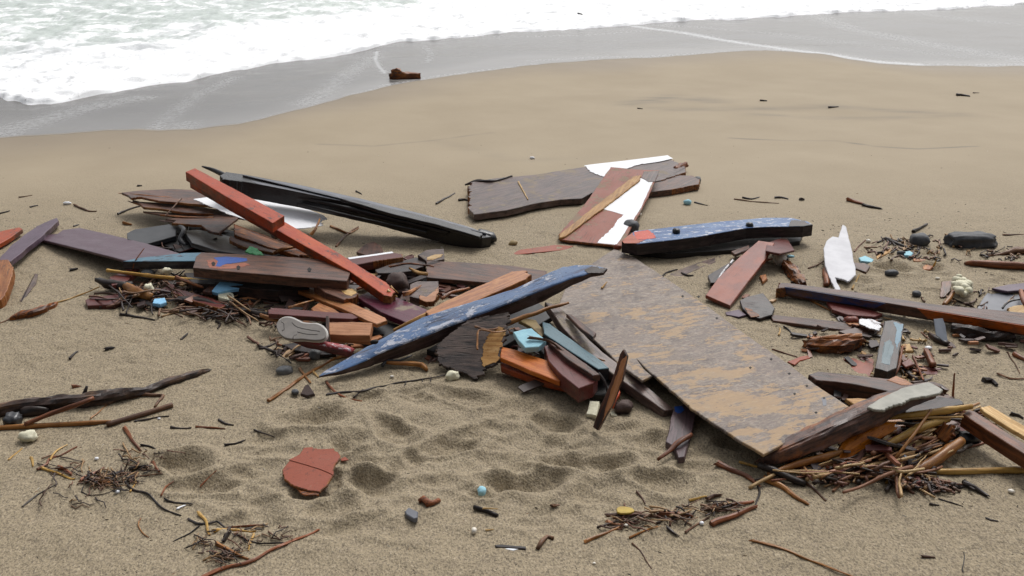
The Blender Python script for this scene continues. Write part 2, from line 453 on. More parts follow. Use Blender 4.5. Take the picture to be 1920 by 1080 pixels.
def S(name, label, cat, pts, m, th=.02, z=None, A=None, B=None, roll=0.0, jag=.0012, broken=None, parent=None, group=None, lift=0.0, amp=.014, sink=.009, bev=None, torn='auto'):
    """board: the outline of its top face in photo pixels, laid on a plane at its real height, with real thickness below"""
    mat = M[m] if isinstance(m, str) else m
    if parent is not None and A is None and z is None:
        n = Vector(parent['_n']); p0 = Vector(parent['_p']) + n * (lift + th)
        X = Vector(parent['_x'])
    elif A is not None:
        a = W(*A); b_ = W(*B)
        X = (b_ - a).normalized(); side = X.cross(Vector((0, 0, 1))).normalized()
        n = side.cross(X).normalized()
        if roll: n = Matrix.Rotation(R(roll), 3, X) @ n
        p0 = a
    else:
        cx = sum(p[0] for p in pts) / len(pts); cy = sum(p[1] for p in pts) / len(pts)
        if z is None: z = GH(cx, cy) + th - min(sink, th * .35)
        n = Vector((0, 0, 1)); p0 = Vector((0, 0, z)); X = None
    P = [WPL(px, py, p0, n) for px, py in pts]
    if X is None:
        # long axis = widest pair
        best = 0
        for i in range(len(P)):
            for j in range(i):
                d = (P[i] - P[j]).length
                if d > best: best = d; X = (P[i] - P[j]).normalized()
    Yv = n.cross(X)
    q = [((p - P[0]).dot(X), (p - P[0]).dot(Yv)) for p in P]
    area = sum(q[i - 1][0] * q[i][1] - q[i][0] * q[i - 1][1] for i in range(len(q)))
    idx = list(range(len(q)))
    rr = random.Random(len(bpy.data.objects) * 7 + 3)
    out = []; flag = []; sd0 = len(bpy.data.objects) * 1.7
    for i in idx:
        a = q[i]; b_ = q[(i + 1) % len(q)]
        L = math.hypot(b_[0] - a[0], b_[1] - a[1])
        br = broken and (broken == 'all' or i in broken)
        k = max(1, min(60, int(L / (.006 if br else .022))))
        nx, ny = -(b_[1] - a[1]) / (L + 1e-9), (b_[0] - a[0]) / (L + 1e-9)
        for s in range(k):
            t = s / k
            w = 0 if s == 0 else 1
            j = w * jag * (2.2 * mnoise.noise(Vector((a[0] * 9 + t * L * 9, a[1] * 9, sd0))) + .35 * rr.uniform(-1, 1))
            x = a[0] + (b_[0] - a[0]) * t + nx * j; y = a[1] + (b_[1] - a[1]) * t + ny * j
            if br and s:
                e = amp * (.9 * mnoise.noise(Vector((i * 5.1, t * L * 28, sd0))) + rr.uniform(-1, .5) * rr.random() ** 2)
                x += nx * e * .4 + (e * 1.5 if abs(nx) > .5 else 0); y += ny * e * .7
            out.append((x, y)); flag.append(bool(br))
    if area < 0:
        out.reverse(); flag = flag[-2::-1] + flag[-1:]
    n_ = len(out); bv = bev or min(.0025, th * .22)
    ins = []
    for i in range(n_):
        p, c, d = out[i - 1], out[i], out[(i + 1) % n_]
        tx, ty = d[0] - p[0], d[1] - p[1]; l = math.hypot(tx, ty) + 1e-9
        ins.append((c[0] - ty / l * bv * 1.2, c[1] + tx / l * bv * 1.2))
    rings = [(ins, 0), (out, -bv)] if not bev else [(ins, 0), ([(p[0] * .35 + q_[0] * .65, p[1] * .35 + q_[1] * .65) for p, q_ in zip(ins, out)], -bv * .28), (out, -bv)]
    if th > .018:
        mid = [(x + .003 * mnoise.noise(Vector((x * 7, y * 7, sd0))), y + .003 * mnoise.noise(Vector((x * 7, y * 7, sd0 + 9)))) for x, y in out]
        rings.append((mid, -th * .5))
    rings += [(out, -th + bv), (ins, -th)]
    V = []; Fc = []
    for r_, h in rings:
        V += [P[0] + X * x + Yv * y + n * h for x, y in r_]
    for k in range(len(rings) - 1):
        for i in range(n_):
            j = (i + 1) % n_
            Fc.append((k * n_ + i, k * n_ + j, (k + 1) * n_ + j, (k + 1) * n_ + i))
    Fc.append(tuple(range(n_))); Fc.append(tuple(reversed(range((len(rings) - 1) * n_, len(rings) * n_))))
    c = sum(P, Vector()) / len(P) - n * th
    fr = frame_of(c, X, n)
    o = link(name, V, Fc, mat, fr, parent)
    if torn == 'auto': torn = 'torn' if th >= .012 and isinstance(m, str) and m in TORN else None
    if torn and any(flag):
        o.data.materials.append(M[torn])
        for k in range(len(rings) - 1):
            for i in range(n_):
                if flag[i]: o.data.polygons[k * n_ + i].material_index = 1
    o['_n'] = n[:]; o['_p'] = p0[:]; o['_x'] = X[:]
    if parent is None: tag(o, label, cat, group)
    elif label: o['label'] = label
    return o


def catmull(P, step):
    out = []
    for i in range(len(P) - 1):
        p0 = P[max(i - 1, 0)]; p1 = P[i]; p2 = P[i + 1]; p3 = P[min(i + 2, len(P) - 1)]
        L = math.dist(p1[:3], p2[:3]); k = max(1, min(60, int(L / step)))
        for s in range(k):
            t = s / k
            out.append([.5 * ((2 * b) + (c - a) * t + (2 * a - 5 * b + 4 * c - d) * t * t + (3 * b - a - 3 * c + d) * t ** 3)
                        for a, b, c, d in zip(p0, p1, p2, p3)])
    out.append(list(P[-1]))
    return out


def tube_geo(pts, n=12, e=2.0, rough=.05, freq=18, wob=0.0, step=.02, roll=0.0, seed=0, frag=0.0, nodes=0, ridge=0.0):
    """pts: (x,y,z,w,h) in metres -> verts, faces"""
    P = catmull(pts, step)
    if wob:
        for i, p in enumerate(P[1:-1], 1):
            for a in range(3):
                p[a] += wob * mnoise.noise(Vector((i * step * 13 + seed * 3.1, a * 7.7, seed))) * (1 if a < 2 else .4)
    V = []; Fc = []
    dist = 0
    m = len(P)
    for i, p in enumerate(P):
        a = Vector(P[max(i - 1, 0)][:3]); b = Vector(P[min(i + 1, m - 1)][:3])
        T = (b - a)
        T = T.normalized() if T.length > 1e-9 else Vector((1, 0, 0))
        if i: dist += (Vector(p[:3]) - Vector(P[i - 1][:3])).length
        up = Vector((0, 0, 1))
        if abs(T.z) > .9: up = Vector((0, 1, 0))
        sd = T.cross(up).normalized(); u = sd.cross(T).normalized()
        if roll:
            q = Matrix.Rotation(R(roll), 3, T); sd = q @ sd; u = q @ u
        nb = 1.0
        if nodes:
            ph = (dist / nodes) % 1.0
            nb = 1 + .22 * math.exp(-((min(ph, 1 - ph)) / .07) ** 2)
        for k in range(n):
            th = 2 * math.pi * (k + .5) / n
            cx = math.copysign(abs(math.cos(th)) ** (2 / e), math.cos(th)); cy = math.copysign(abs(math.sin(th)) ** (2 / e), math.sin(th))
            r_ = nb * (1 + rough * mnoise.noise(Vector((dist * freq, math.cos(th) * 1.7, math.sin(th) * 1.7 + seed * 5.3))) * 2)
            if ridge:
                r_ *= 1 + ridge * (mnoise.noise(Vector((k * 2.71, dist * 5, seed * 2.2))) + .6 * mnoise.noise(Vector((k * 5.3, dist * 17, seed))))
            v = Vector(p[:3]) + sd * (cx * p[3] / 2 * r_) + u * (cy * p[4] / 2 * r_)
            if frag and (i == 0 or i == m - 1):
                v += T * (frag * (mnoise.noise(Vector((k * 3.7, seed * 1.3, i))) * 1.6))
            V.append(v)
    for i in range(m - 1):
        for k in range(n):
            j = (k + 1) % n
            Fc.append((i * n + k, i * n + j, (i + 1) * n + j, (i + 1) * n + k))
    Fc.append(tuple(range(n))); Fc.append(tuple(reversed(range((m - 1) * n, m * n))))
    return V, Fc


def px_pts(pts, z=None, ratio=1.0):
    """(px,py,w_px[,z[,h_px]]) -> metres; z counts from the ground to the underside when z is None"""
    out = []
    for p in pts:
        px, py, w = p[:3]
        zz = p[3] if len(p) > 3 else None
        g = W(px, py, 0)
        s = depth(g) / F
        h = (p[4] if len(p) > 4 else w * ratio) * s
        if zz is None:
            zz = GH(px, py) + h * .42 + (z or 0)
        q = W(px, py, zz)
        s = depth(q) / F
        h = (p[4] if len(p) > 4 else w * ratio) * s
        out.append((q.x, q.y, q.z, w * s, h))
    return out


def Lf(name, label, cat, pts, m, e=2.0, n=12, rough=.06, ratio=1.0, roll=0, wob=0, frag=0, step=.02, parent=None, group=None, z=None, freq=18, smooth=True, nodes=0, ridge=0.0):
    """a beam, log, branch or stalk swept along a line with its own widths"""
    P = px_pts(pts, z, ratio)
    sd = len(bpy.data.objects) % 97
    V, Fc = tube_geo(P, n, e, rough, freq, wob, step, roll, sd, frag, nodes, ridge)
    if ridge: smooth = False
    a = Vector(P[0][:3]); b = Vector(P[-1][:3])
    fr = frame_of((a + b) / 2, (b - a).normalized(), Vector((0, 0, 1)) if abs((b - a).normalized().z) < .95 else Vector((0, 1, 0)))
    if True:
        X = (b - a).normalized(); sdv = X.cross(Vector((0, 0, 1))).normalized(); fr = frame_of((a + b) / 2, X, sdv.cross(X).normalized())
    o = link(name, V, Fc, M[m] if isinstance(m, str) else m, fr, parent, smooth)
    if parent is None: tag(o, label, cat, group)
    elif label: o['label'] = label
    return o


def T(label, pts, m='twig', w=5, name='twig', cat='twig', wob=.007, parent=None, z=None, group=None):
    """twig: points (px,py) or (px,py,z); tapers to its end"""
    k = len(pts)
    P = []
    for i, p in enumerate(pts):
        ww = .86 * w * (1 - .45 * i / max(1, k - 1))
        P.append((p[0], p[1], ww) + ((p[2],) if len(p) > 2 else ()))
    return Lf(name, label, cat, P, m, n=8 if w >= 7 else 7, rough=.16, ridge=.3 if w >= 7 else .16, wob=wob, frag=.012 if w >= 7 else .006, step=.018, parent=parent, z=z, group=group)


def rock(name, label, cat, px, py, rx, ry, m, h=None, e=2.2, parent=None, z=None, lump=.18, group=None, rot=0, sink=.3, sub=3):
    g = W(px, py, 0); s = depth(g) / F
    a = rx * s; hh = (h or ry) * s; b = (ry if h else ry) * s * 1.2
    zz = (z if z is not None else GH(px, py) + hh * (1 - sink))
    c = W(px, py, zz)
    bm = bmesh.new(); bmesh.ops.create_icosphere(bm, subdivisions=sub, radius=1)
    sd = len(bpy.data.objects) * 1.37
    V = []
    for v in bm.verts:
        d = v.co.normalized()
        q = Vector([math.copysign(abs(t) ** (2 / e), t) for t in d])
        q = q / max((abs(d.x) ** e + abs(d.y) ** e + abs(d.z) ** e) ** (1 / e) / 1.0, 1e-6) * 1.0 if e > 2.05 else d
        r_ = 1 + lump * mnoise.noise(d * 1.3 + Vector((sd, 0, 0))) + lump * .5 * mnoise.noise(d * 3.1 + Vector((0, sd, 0)))
        q = q * r_
        x, y = q.x * a, q.y * b
        V.append((c.x + x * math.cos(rot) - y * math.sin(rot), c.y + x * math.sin(rot) + y * math.cos(rot), c.z + q.z * hh))
    Fc = [tuple(v.index for v in f.verts) for f in bm.faces]
    bm.free()
    o = link(name, V, Fc, M[m], Matrix.Translation((c.x, c.y, c.z - hh)), parent, True)
    if parent is None: tag(o, label, cat, group)
    return o


def tangle(name, label, cat, regions, m, w=(2, 5), L=(30, 110), zmax=.08, ang=None, seed=1):
    """many thin stalks nobody could count, as one mesh"""
    rr = random.Random(seed); V = []; Fc = []
    for (cx, cy, rx, ry, n, a0, asp) in regions:
        for i in range(n):
            t = rr.uniform(0, 2 * math.pi); r_ = math.sqrt(rr.random())
            x = cx + rx * r_ * math.cos(t); y = cy + ry * r_ * math.sin(t)
            a = R(a0 + rr.gauss(0, asp)); l = rr.uniform(*L)
            dx, dy = math.cos(a) * l / 2, -math.sin(a) * l / 2 * .6
            zb = rr.random() ** 1.5 * zmax * (1 - r_ * .6)
            pts = []
            ww = rr.uniform(*w)
            for k in (-1, -.3, .35, 1):
                g = W(x + dx * k, y + dy * k)
                pts.append((x + dx * k + rr.uniform(-4, 4), y + dy * k + rr.uniform(-4, 4), ww * (1 - .2 * k), g1(g.x, g.y) + .004 + max(0, zb + rr.uniform(-.02, .02))))
            v, f = tube_geo(px_pts(pts), 5, 2, .1, 20, .006, .03, 0, i)
            o = len(V); V += v; Fc += [tuple(q + o for q in ff) for ff in f]
    o = link(name, V, Fc, M[m], None, None, True)
    return tag(o, label, cat, kind='stuff')

# ------------------------------------------------------------------ setting: sand, wash, foam, sea
def grid_mesh(name, X, Y, Z, mat, masks=None):
    r, c = X.shape
    me = bpy.data.meshes.new(name)
    me.vertices.add(r * c)
    me.vertices.foreach_set('co', np.stack([X, Y, Z], -1).astype(np.float32).ravel())
    i = np.arange(r * c).reshape(r, c)
    q = np.stack([i[:-1, :-1], i[:-1, 1:], i[1:, 1:], i[1:, :-1]], -1).reshape(-1, 4)
    me.loops.add(q.size); me.loops.foreach_set('vertex_index', q.ravel().astype(np.int32))
    me.polygons.add(len(q)); me.polygons.foreach_set('loop_start', np.arange(0, q.size, 4, dtype=np.int32))
    try: me.polygons.foreach_set('loop_total', np.full(len(q), 4, np.int32))
    except Exception: pass
    me.update(calc_edges=True); me.validate()
    me.polygons.foreach_set('use_smooth', np.ones(len(me.polygons), bool))
    if masks is not None:
        at = me.attributes.new('mask', 'FLOAT_COLOR', 'POINT')
        a = np.ones((r * c, 4), np.float32)
        for k, mk in enumerate(masks): a[:, k] = mk.ravel()
        at.data.foreach_set('color', a.ravel())
    me.materials.append(mat)
    o = bpy.data.objects.new(name, me); col.objects.link(o)
    o['kind'] = 'structure'
    return o


def pl_dist(X, Y, px, ax=1.0):
    """distance from ground points to a line given in photo pixels"""
    best = np.full(X.shape, 1e9)
    P = curve(px)
    for a, b in zip(P[:-1], P[1:]):
        d = b - a; L2 = d @ d + 1e-9
        t = np.clip(((X - a[0]) * d[0] + (Y - a[1]) * d[1]) / L2, 0, 1)
        best = np.minimum(best, np.hypot(X - a[0] - t * d[0], (Y - a[1] - t * d[1]) * ax))
    return best


ys = [np.linspace(-60, 1.2, 16)[:-1]]
y = 1.2; seq = []
while y < 60:
    seq.append(y); y += .05 if y < 2.3 else (.0085 if y < 4 else (.0085 + (y - 4) * .0022 if y < 17 else .4))
ys += [np.array(seq), np.array([80, 140, 300, 800, 3000.])]
ys = np.concatenate(ys)
ts = np.concatenate([[-60, -20, -6, -2.5, -1.5, -1, -.8], np.linspace(-.62, .62, 600), [.8, 1, 1.5, 2.5, 6, 20, 60]])
Yg = np.repeat(ys[:, None], len(ts), 1); Xg = ts[None, :] * (np.maximum(Yg, 1) + .5)
Zg = gz(Xg, Yg)
dw = Yg - wet_y(Xg)
wet = sst(-1.7, .10, dw + .35 * vn(Xg * .8, Yg * .8, 21))
STAIN = [([(1190, 195), (1260, 183), (1330, 190)], .22, .8), ([(1225, 205), (1400, 205), (1560, 200), (1740, 212)], .16, .5), ([(1420, 215), (1640, 222), (1800, 216)], .14, .4),
         ([(600, 268), (700, 272), (800, 262), (920, 250)], .035, .5), ([(1370, 257), (1480, 262), (1570, 264), (1640, 274), (1720, 279), (1830, 277)], .028, .9),
         ([(820, 262), (960, 300), (1130, 297)], .12, .15), ([(40, 430), (140, 410)], .05, .25)]
stain = np.zeros_like(Xg)
for px, wd, am in STAIN:
    d = pl_dist(Xg, Yg, px, 1.5)
    stain = np.maximum(stain, am * np.exp(-(d / wd) ** 2) * (.7 + .5 * vn(Xg * 4, Yg * 12, 31)))
tram = sst(8.3, 5.6, Yg + .4 * vn(Xg * .7, Yg * .7, 41))


def sand_mat():
    m, nt, b = nmat('beach_sand')
    at = N(nt, 'ShaderNodeAttribute'); at.attribute_name = 'mask'
    s = N(nt, 'ShaderNodeSeparateColor'); nt.links.new(at.outputs['Color'], s.inputs[0])
    wet_, st, tr = s.outputs[0], s.outputs[1], s.outputs[2]
    g = N(nt, 'ShaderNodeNewGeometry'); v = g.outputs['Position']
    big = noise_tex(nt, v, 1.1, 5, .6); mid = noise_tex(nt, v, 14, 5, .65)
    grain = noise_tex(nt, scl(nt, v, (1, .7, 1)), 150, 1, .5); grain2 = noise_tex(nt, scl(nt, v, (1, .62, 1)), 112, 2, .6)
    c = mix(nt, ramp(nt, big, .3, .7), (.323, .262, .179), (.351, .287, .199))
    c = mix(nt, mth(nt, 'MULTIPLY', tr, .75), c, (.291, .236, .153))
    c = mix(nt, mth(nt, 'MULTIPLY', ramp(nt, mid, .46, .72), mth(nt, 'MULTIPLY', tr, .30)), c, (.20, .16, .115))
    # dark and pale grains
    c = mix(nt, mth(nt, 'MULTIPLY', ramp(nt, grain, .53, .66), mth(nt, 'ADD', mth(nt, 'MULTIPLY', tr, .55), .10)), c, (.10, .082, .062))
    c = mix(nt, mth(nt, 'MULTIPLY', ramp(nt, grain2, .50, .66), mth(nt, 'ADD', mth(nt, 'MULTIPLY', tr, .47), .03)), c, (.125, .098, .068))
    c = mix(nt, mth(nt, 'MULTIPLY', ramp(nt, grain2, .42, .30), mth(nt, 'MULTIPLY', tr, .45)), c, (.50, .42, .31))
    c = mix(nt, mth(nt, 'MULTIPLY', wet_, .85), c, (.225, .180, .128))
    c = mix(nt, mth(nt, 'MULTIPLY', st, .85), c, (.15, .135, .115))
    nt.links.new(c, b.inputs['Base Color'])
    nt.links.new(mth(nt, 'SUBTRACT', .82, mth(nt, 'MULTIPLY', wet_, .16)), b.inputs['Roughness'])
    b.inputs['Specular IOR Level'].default_value = .3
    bp = N(nt, 'ShaderNodeBump'); bp.inputs['Distance'].default_value = .006
    nt.links.new(mth(nt, 'ADD', mth(nt, 'MULTIPLY', tr, .9), .06), bp.inputs['Strength'])
    nt.links.new(mth(nt, 'ADD', mth(nt, 'ADD', mth(nt, 'MULTIPLY', grain, .3), mth(nt, 'MULTIPLY', grain2, -1.0)), mth(nt, 'MULTIPLY', mid, .9)), bp.inputs['Height'])
    nt.links.new(bp.outputs[0], b.inputs['Normal'])
    return m


grid_mesh('sand', Xg, Yg, Zg, sand_mat(), [wet, np.clip(stain, 0, 1), tram])

# thin backwash lying on the wet sand
xs = np.concatenate([[-400, -60, -20], np.arange(-9, 15, .03), [20, 60, 400]])
S_ = np.linspace(0, 1, 110) ** 1.15
wy = wet_y(xs); fy = front_y(xs)
Xf = np.repeat(xs[None, :], len(S_), 0); Yf = wy + S_[:, None] * (fy + 1.2 - wy)
df = Yf - wy
Zf = gz(Xf, Yf) + .001 + .006 * sst(0, .25, df) + .002 * vn(Xf * 1.4, Yf * 2.2, 51) * sst(0, .4, df)
STREAK = [([(-60, 275), (0, 252), (60, 228), (150, 202), (260, 180)], .20, .62), ([(285, 246), (330, 205), (380, 168), (440, 138)], .11, .5),
          ([(270, 246), (340, 245), (350, 230)], .16, .45), ([(575, 192), (620, 160), (660, 128), (700, 100)], .16, .62),
          ([(706, 88), (704, 106), (711, 122), (722, 134)], .045, 1.0), ([(795, 80), (808, 96), (802, 114)], .06, .55), ([(455, 232), (540, 212)], .06, .5),
          ([(720, 160), (800, 146), (900, 131), (1000, 119)], .09, .55), ([(650, 178), (720, 162)], .05, .45),
          ([(1190, 44), (1260, 55), (1340, 70), (1420, 84), (1480, 93), (1540, 100), (1600, 109), (1650, 115), (1720, 119)], .17, 1.0),
          ([(1700, 118), (1800, 120), (1930, 119)], .10, .6),
          ([(1530, 22), (1600, 48), (1680, 66), (1760, 82), (1850, 98), (1930, 112)], .30, .55), ([(1700, 12), (1820, 30), (1930, 40)], .3, .32),
          ([(1240, 42), (1380, 52), (1500, 66), (1650, 84), (1800, 102)], .35, .28), ([(940, 64), (1100, 62), (1200, 54)], .3, .25), ([(1000, 112), (1200, 104), (1400, 96)], .12, .35)]
fo = np.zeros_like(Xf)
for px, wd, am in STREAK:
    d = pl_dist(Xf, Yf, px)
    fo = np.maximum(fo, am * np.exp(-(d / wd) ** 2))


def film_mat():
    m, nt, b = nmat('backwash_water')
    at = N(nt, 'ShaderNodeAttribute'); at.attribute_name = 'mask'
    s = N(nt, 'ShaderNodeSeparateColor'); nt.links.new(at.outputs['Color'], s.inputs[0])
    g = N(nt, 'ShaderNodeNewGeometry'); v = g.outputs['Position']
    big = noise_tex(nt, scl(nt, v, (1, 1.6, 1)), .8, 4, .6)
    sp = noise_tex(nt, v, 20, 6, .75)
    c = mix(nt, ramp(nt, big, .3, .7), (.120, .112, .104), (.140, .132, .124))
    c = mix(nt, s.outputs[2], c, (.235, .225, .213))
    f = mth(nt, 'MULTIPLY', mth(nt, 'MULTIPLY', s.outputs[0], .9), ramp(nt, sp, .36, .72))
    f = mth(nt, 'ADD', f, mth(nt, 'MULTIPLY', ramp(nt, s.outputs[0], .6, 1.0), .4))
    fcl = N(nt, 'ShaderNodeClamp'); nt.links.new(f, fcl.inputs[0])
    c = mix(nt, fcl.outputs[0], c, (.62, .63, .64))
    # the water thins out to bare wet sand at its lip
    c = mix(nt, ramp(nt, s.outputs[1], 1, 0), c, (.262, .215, .158))
    nt.links.new(c, b.inputs['Base Color'])
    nt.links.new(mth(nt, 'ADD', mth(nt, 'MULTIPLY', fcl.outputs[0], .4), mth(nt, 'ADD', .22, mth(nt, 'MULTIPLY', ramp(nt, s.outputs[1], 1, 0), .22))), b.inputs['Roughness'])
    b.inputs['IOR'].default_value = 1.33; b.inputs['Specular IOR Level'].default_value = .31
    bp = N(nt, 'ShaderNodeBump'); bp.inputs['Distance'].default_value = .01; bp.inputs['Strength'].default_value = .22
    nt.links.new(mth(nt, 'ADD', noise_tex(nt, scl(nt, v, (1, 2.2, 1)), 3, 4, .55), mth(nt, 'MULTIPLY', fcl.outputs[0], .5)), bp.inputs['Height'])
    nt.links.new(bp.outputs[0], b.inputs['Normal'])
    return m


grid_mesh('wash_water', Xf, Yf, Zf, film_mat(), [np.clip(fo, 0, 1), sst(-.02, .10, df + .03 * vn(Xf * 3, Yf * 4, 61)), sst(1.5, 0, df + .3 * vn(Xf * .9, Yf * 1.5, 63)) * (.55 + .45 * sst(-3.5, .5, Xf)) + .5 * sst(-4, -.5, Xf) * (1 - .8 * sst(1, 5, Xf))])

# spent wave: thick sheet of foam with water showing through further out
xs = np.concatenate([[-400, -80, -30], np.arange(-12, 18, .035), [24, 60, 400]])
D = np.concatenate([[0, .012, .03, .06, .1], np.cumsum(np.full(60, .035)) + .1, np.cumsum(np.linspace(.04, .14, 150)) + 2.2])
fy = front_y(xs)
Xs = np.repeat(xs[None, :], len(D), 0); Ys = fy + D[:, None] * (1 + 0 * xs)
Dd = np.repeat(D[:, None], len(xs), 1)
base = gz(Xs, Ys) + .004
edge = sst(0, .10, Dd)
lump = fbm(Xs * 3.4, Ys * 2.6, 71, 4, .55)
pit = np.abs(fbm(Xs * 2.2 + .5 * vn(Xs * 3, Ys * 3, 77), Ys * 2.6, 75, 4, .6))
Zs = np.where(Dd < .001, base - .004, base + edge * (.026 + .026 * lump + .05 * np.minimum(pit, .5) + .045 * sst(0, 3, Dd) * (1 + .6 * vn(Xs * .5, Ys * .9, 79)))) + .012 * Dd
far = sst(2.5, 9.5, Dd + 1.4 * vn(Xs * .5, Ys * .5, 81) - .75 * (Xs + 3.2))
water = far * 1.0


def foam_mat():
    m, nt, b = nmat('sea_foam')
    at = N(nt, 'ShaderNodeAttribute'); at.attribute_name = 'mask'
    s = N(nt, 'ShaderNodeSeparateColor'); nt.links.new(at.outputs['Color'], s.inputs[0])
    g = N(nt, 'ShaderNodeNewGeometry'); v = g.outputs['Position']
    n1 = noise_tex(nt, scl(nt, v, (1, .9, 1)), 1.3, 7, .68, .7); n2 = noise_tex(nt, v, 9, 6, .7, .5)
    w1 = ramp(nt, mth(nt, 'ADD', n1, mth(nt, 'MULTIPLY', s.outputs[0], .23)), .60, .76)
    holes = mth(nt, 'MULTIPLY', ramp(nt, n2, .585, .70), mth(nt, 'ADD', .42, mth(nt, 'MULTIPLY', s.outputs[1], .5)))
    c = mix(nt, mth(nt, 'MULTIPLY', holes, .8), (.95, .96, .97), (.42, .42, .42))
    c = mix(nt, mth(nt, 'MULTIPLY', w1, .8), c, mix(nt, ramp(nt, s.outputs[0], .55, 1.0), (.55, .57, .58), (.40, .47, .42)))
    nt.links.new(c, b.inputs['Base Color'])
    nt.links.new(mth(nt, 'SUBTRACT', .75, mth(nt, 'MULTIPLY', w1, .45)), b.inputs['Roughness'])
    b.inputs['Specular IOR Level'].default_value = .3
    bp = N(nt, 'ShaderNodeBump'); bp.inputs['Distance'].default_value = .03; bp.inputs['Strength'].default_value = .55
    nt.links.new(mth(nt, 'ADD', n2, mth(nt, 'MULTIPLY', noise_tex(nt, v, 30, 4, .7), .4)), bp.inputs['Height']); nt.links.new(bp.outputs[0], b.inputs['Normal'])
    return m


grid_mesh('foam_wash', Xs, Ys, Zs, foam_mat(), [water, sst(.9, .1, Dd), water * 0])
m, nt, b = nmat('open_sea')
g = N(nt, 'ShaderNodeNewGeometry'); v = g.outputs['Position']
nn = noise_tex(nt, scl(nt, v, (.25, .7, 1)), 1.2, 8, .65)
nt.links.new(mix(nt, ramp(nt, nn, .55, .64), (.16, .22, .20), (.75, .78, .78)), b.inputs['Base Color'])
b.inputs['Roughness'].default_value = .3; b.inputs['IOR'].default_value = 1.33
bp = N(nt, 'ShaderNodeBump'); bp.inputs['Distance'].default_value = .2; bp.inputs['Strength'].default_value = .4
nt.links.new(nn, bp.inputs['Height']); nt.links.new(bp.outputs[0], b.inputs['Normal'])
xs2 = np.concatenate([[-3000, -400], np.linspace(-80, 80, 80), [400, 3000]])
r2 = np.concatenate([np.linspace(0, 60, 60), [100, 300, 1000, 3000]])
Xo = np.repeat(xs2[None, :], len(r2), 0); Yo = np.interp(xs2, xs, fy) + D[-1] - .4 + r2[:, None]
grid_mesh('sea', Xo, Yo, .02 + .10 * vn(Xo * .3, Yo * .7, 91) + 0 * Yo, m)

# ------------------------------------------------------------------ camera, light
cd = bpy.data.cameras.new('camera'); co = bpy.data.objects.new('camera', cd); col.objects.link(co)
co.location = CAM; co.rotation_euler = (math.pi / 2 - PITCH, 0, 0)
cd.sensor_fit = 'HORIZONTAL'; cd.sensor_width = 36; cd.lens = 36 * F / 1920; cd.clip_end = 6000; cd.clip_start = .05
scene.camera = co
SUN_EL, SUN_AZ = R(52), R(24)      # azimuth from +Y (out to sea) towards +X
ld = bpy.data.lights.new('sun', 'SUN'); ld.energy = 1.35; ld.angle = R(22); ld.color = (1, .97, .93)
lo = bpy.data.objects.new('sun', ld); col.objects.link(lo)
dirv = Vector((math.sin(SUN_AZ) * math.cos(SUN_EL), math.cos(SUN_AZ) * math.cos(SUN_EL), math.sin(SUN_EL)))
lo.rotation_euler = (-dirv).to_track_quat('-Z', 'Y').to_euler(); lo.location = dirv * 30
wd = bpy.data.worlds.new('World'); scene.world = wd; wd.use_nodes = True
nt = wd.node_tree; bg = nt.nodes['Background']
sk = nt.nodes.new('ShaderNodeTexSky'); sk.sky_type = 'NISHITA'; sk.sun_disc = False
sk.sun_elevation = SUN_EL; sk.sun_rotation = SUN_AZ; sk.air_density = 1.0; sk.dust_density = 4.0; sk.ozone_density = 1.0
hs = nt.nodes.new('ShaderNodeHueSaturation'); hs.inputs['Saturation'].default_value = .18
nt.links.new(sk.outputs[0], hs.inputs['Color'])
# overcast: the cloud deck is brightest overhead and out to sea, dull towards the land behind
tcw = nt.nodes.new('ShaderNodeTexCoord'); dp = nt.nodes.new('ShaderNodeVectorMath'); dp.operation = 'DOT_PRODUCT'
nt.links.new(tcw.outputs['Generated'], dp.inputs[0]); dp.inputs[1].default_value = (.10, .46, .88)
mr = nt.nodes.new('ShaderNodeMapRange'); mr.interpolation_type = 'SMOOTHSTEP'
for i_, v_ in ((1, -.35), (2, .9), (3, .22), (4, 1.35)): mr.inputs[i_].default_value = v_
nt.links.new(dp.outputs['Value'], mr.inputs[0])
mu = nt.nodes.new('ShaderNodeVectorMath'); mu.operation = 'SCALE'
nt.links.new(hs.outputs[0], mu.inputs[0]); nt.links.new(mr.outputs[0], mu.inputs['Scale'])
nt.links.new(mu.outputs[0], bg.inputs['Color'])
bg.inputs['Strength'].default_value = .13
vs = scene.view_settings; scene.display_settings.display_device = 'sRGB'
vs.view_transform = 'Standard'; vs.look = 'None'; vs.gamma = 1; vs.use_curve_mapping = False; vs.exposure = 0.0
scene.cycles.use_denoising = True
scene.cycles.max_bounces = 6


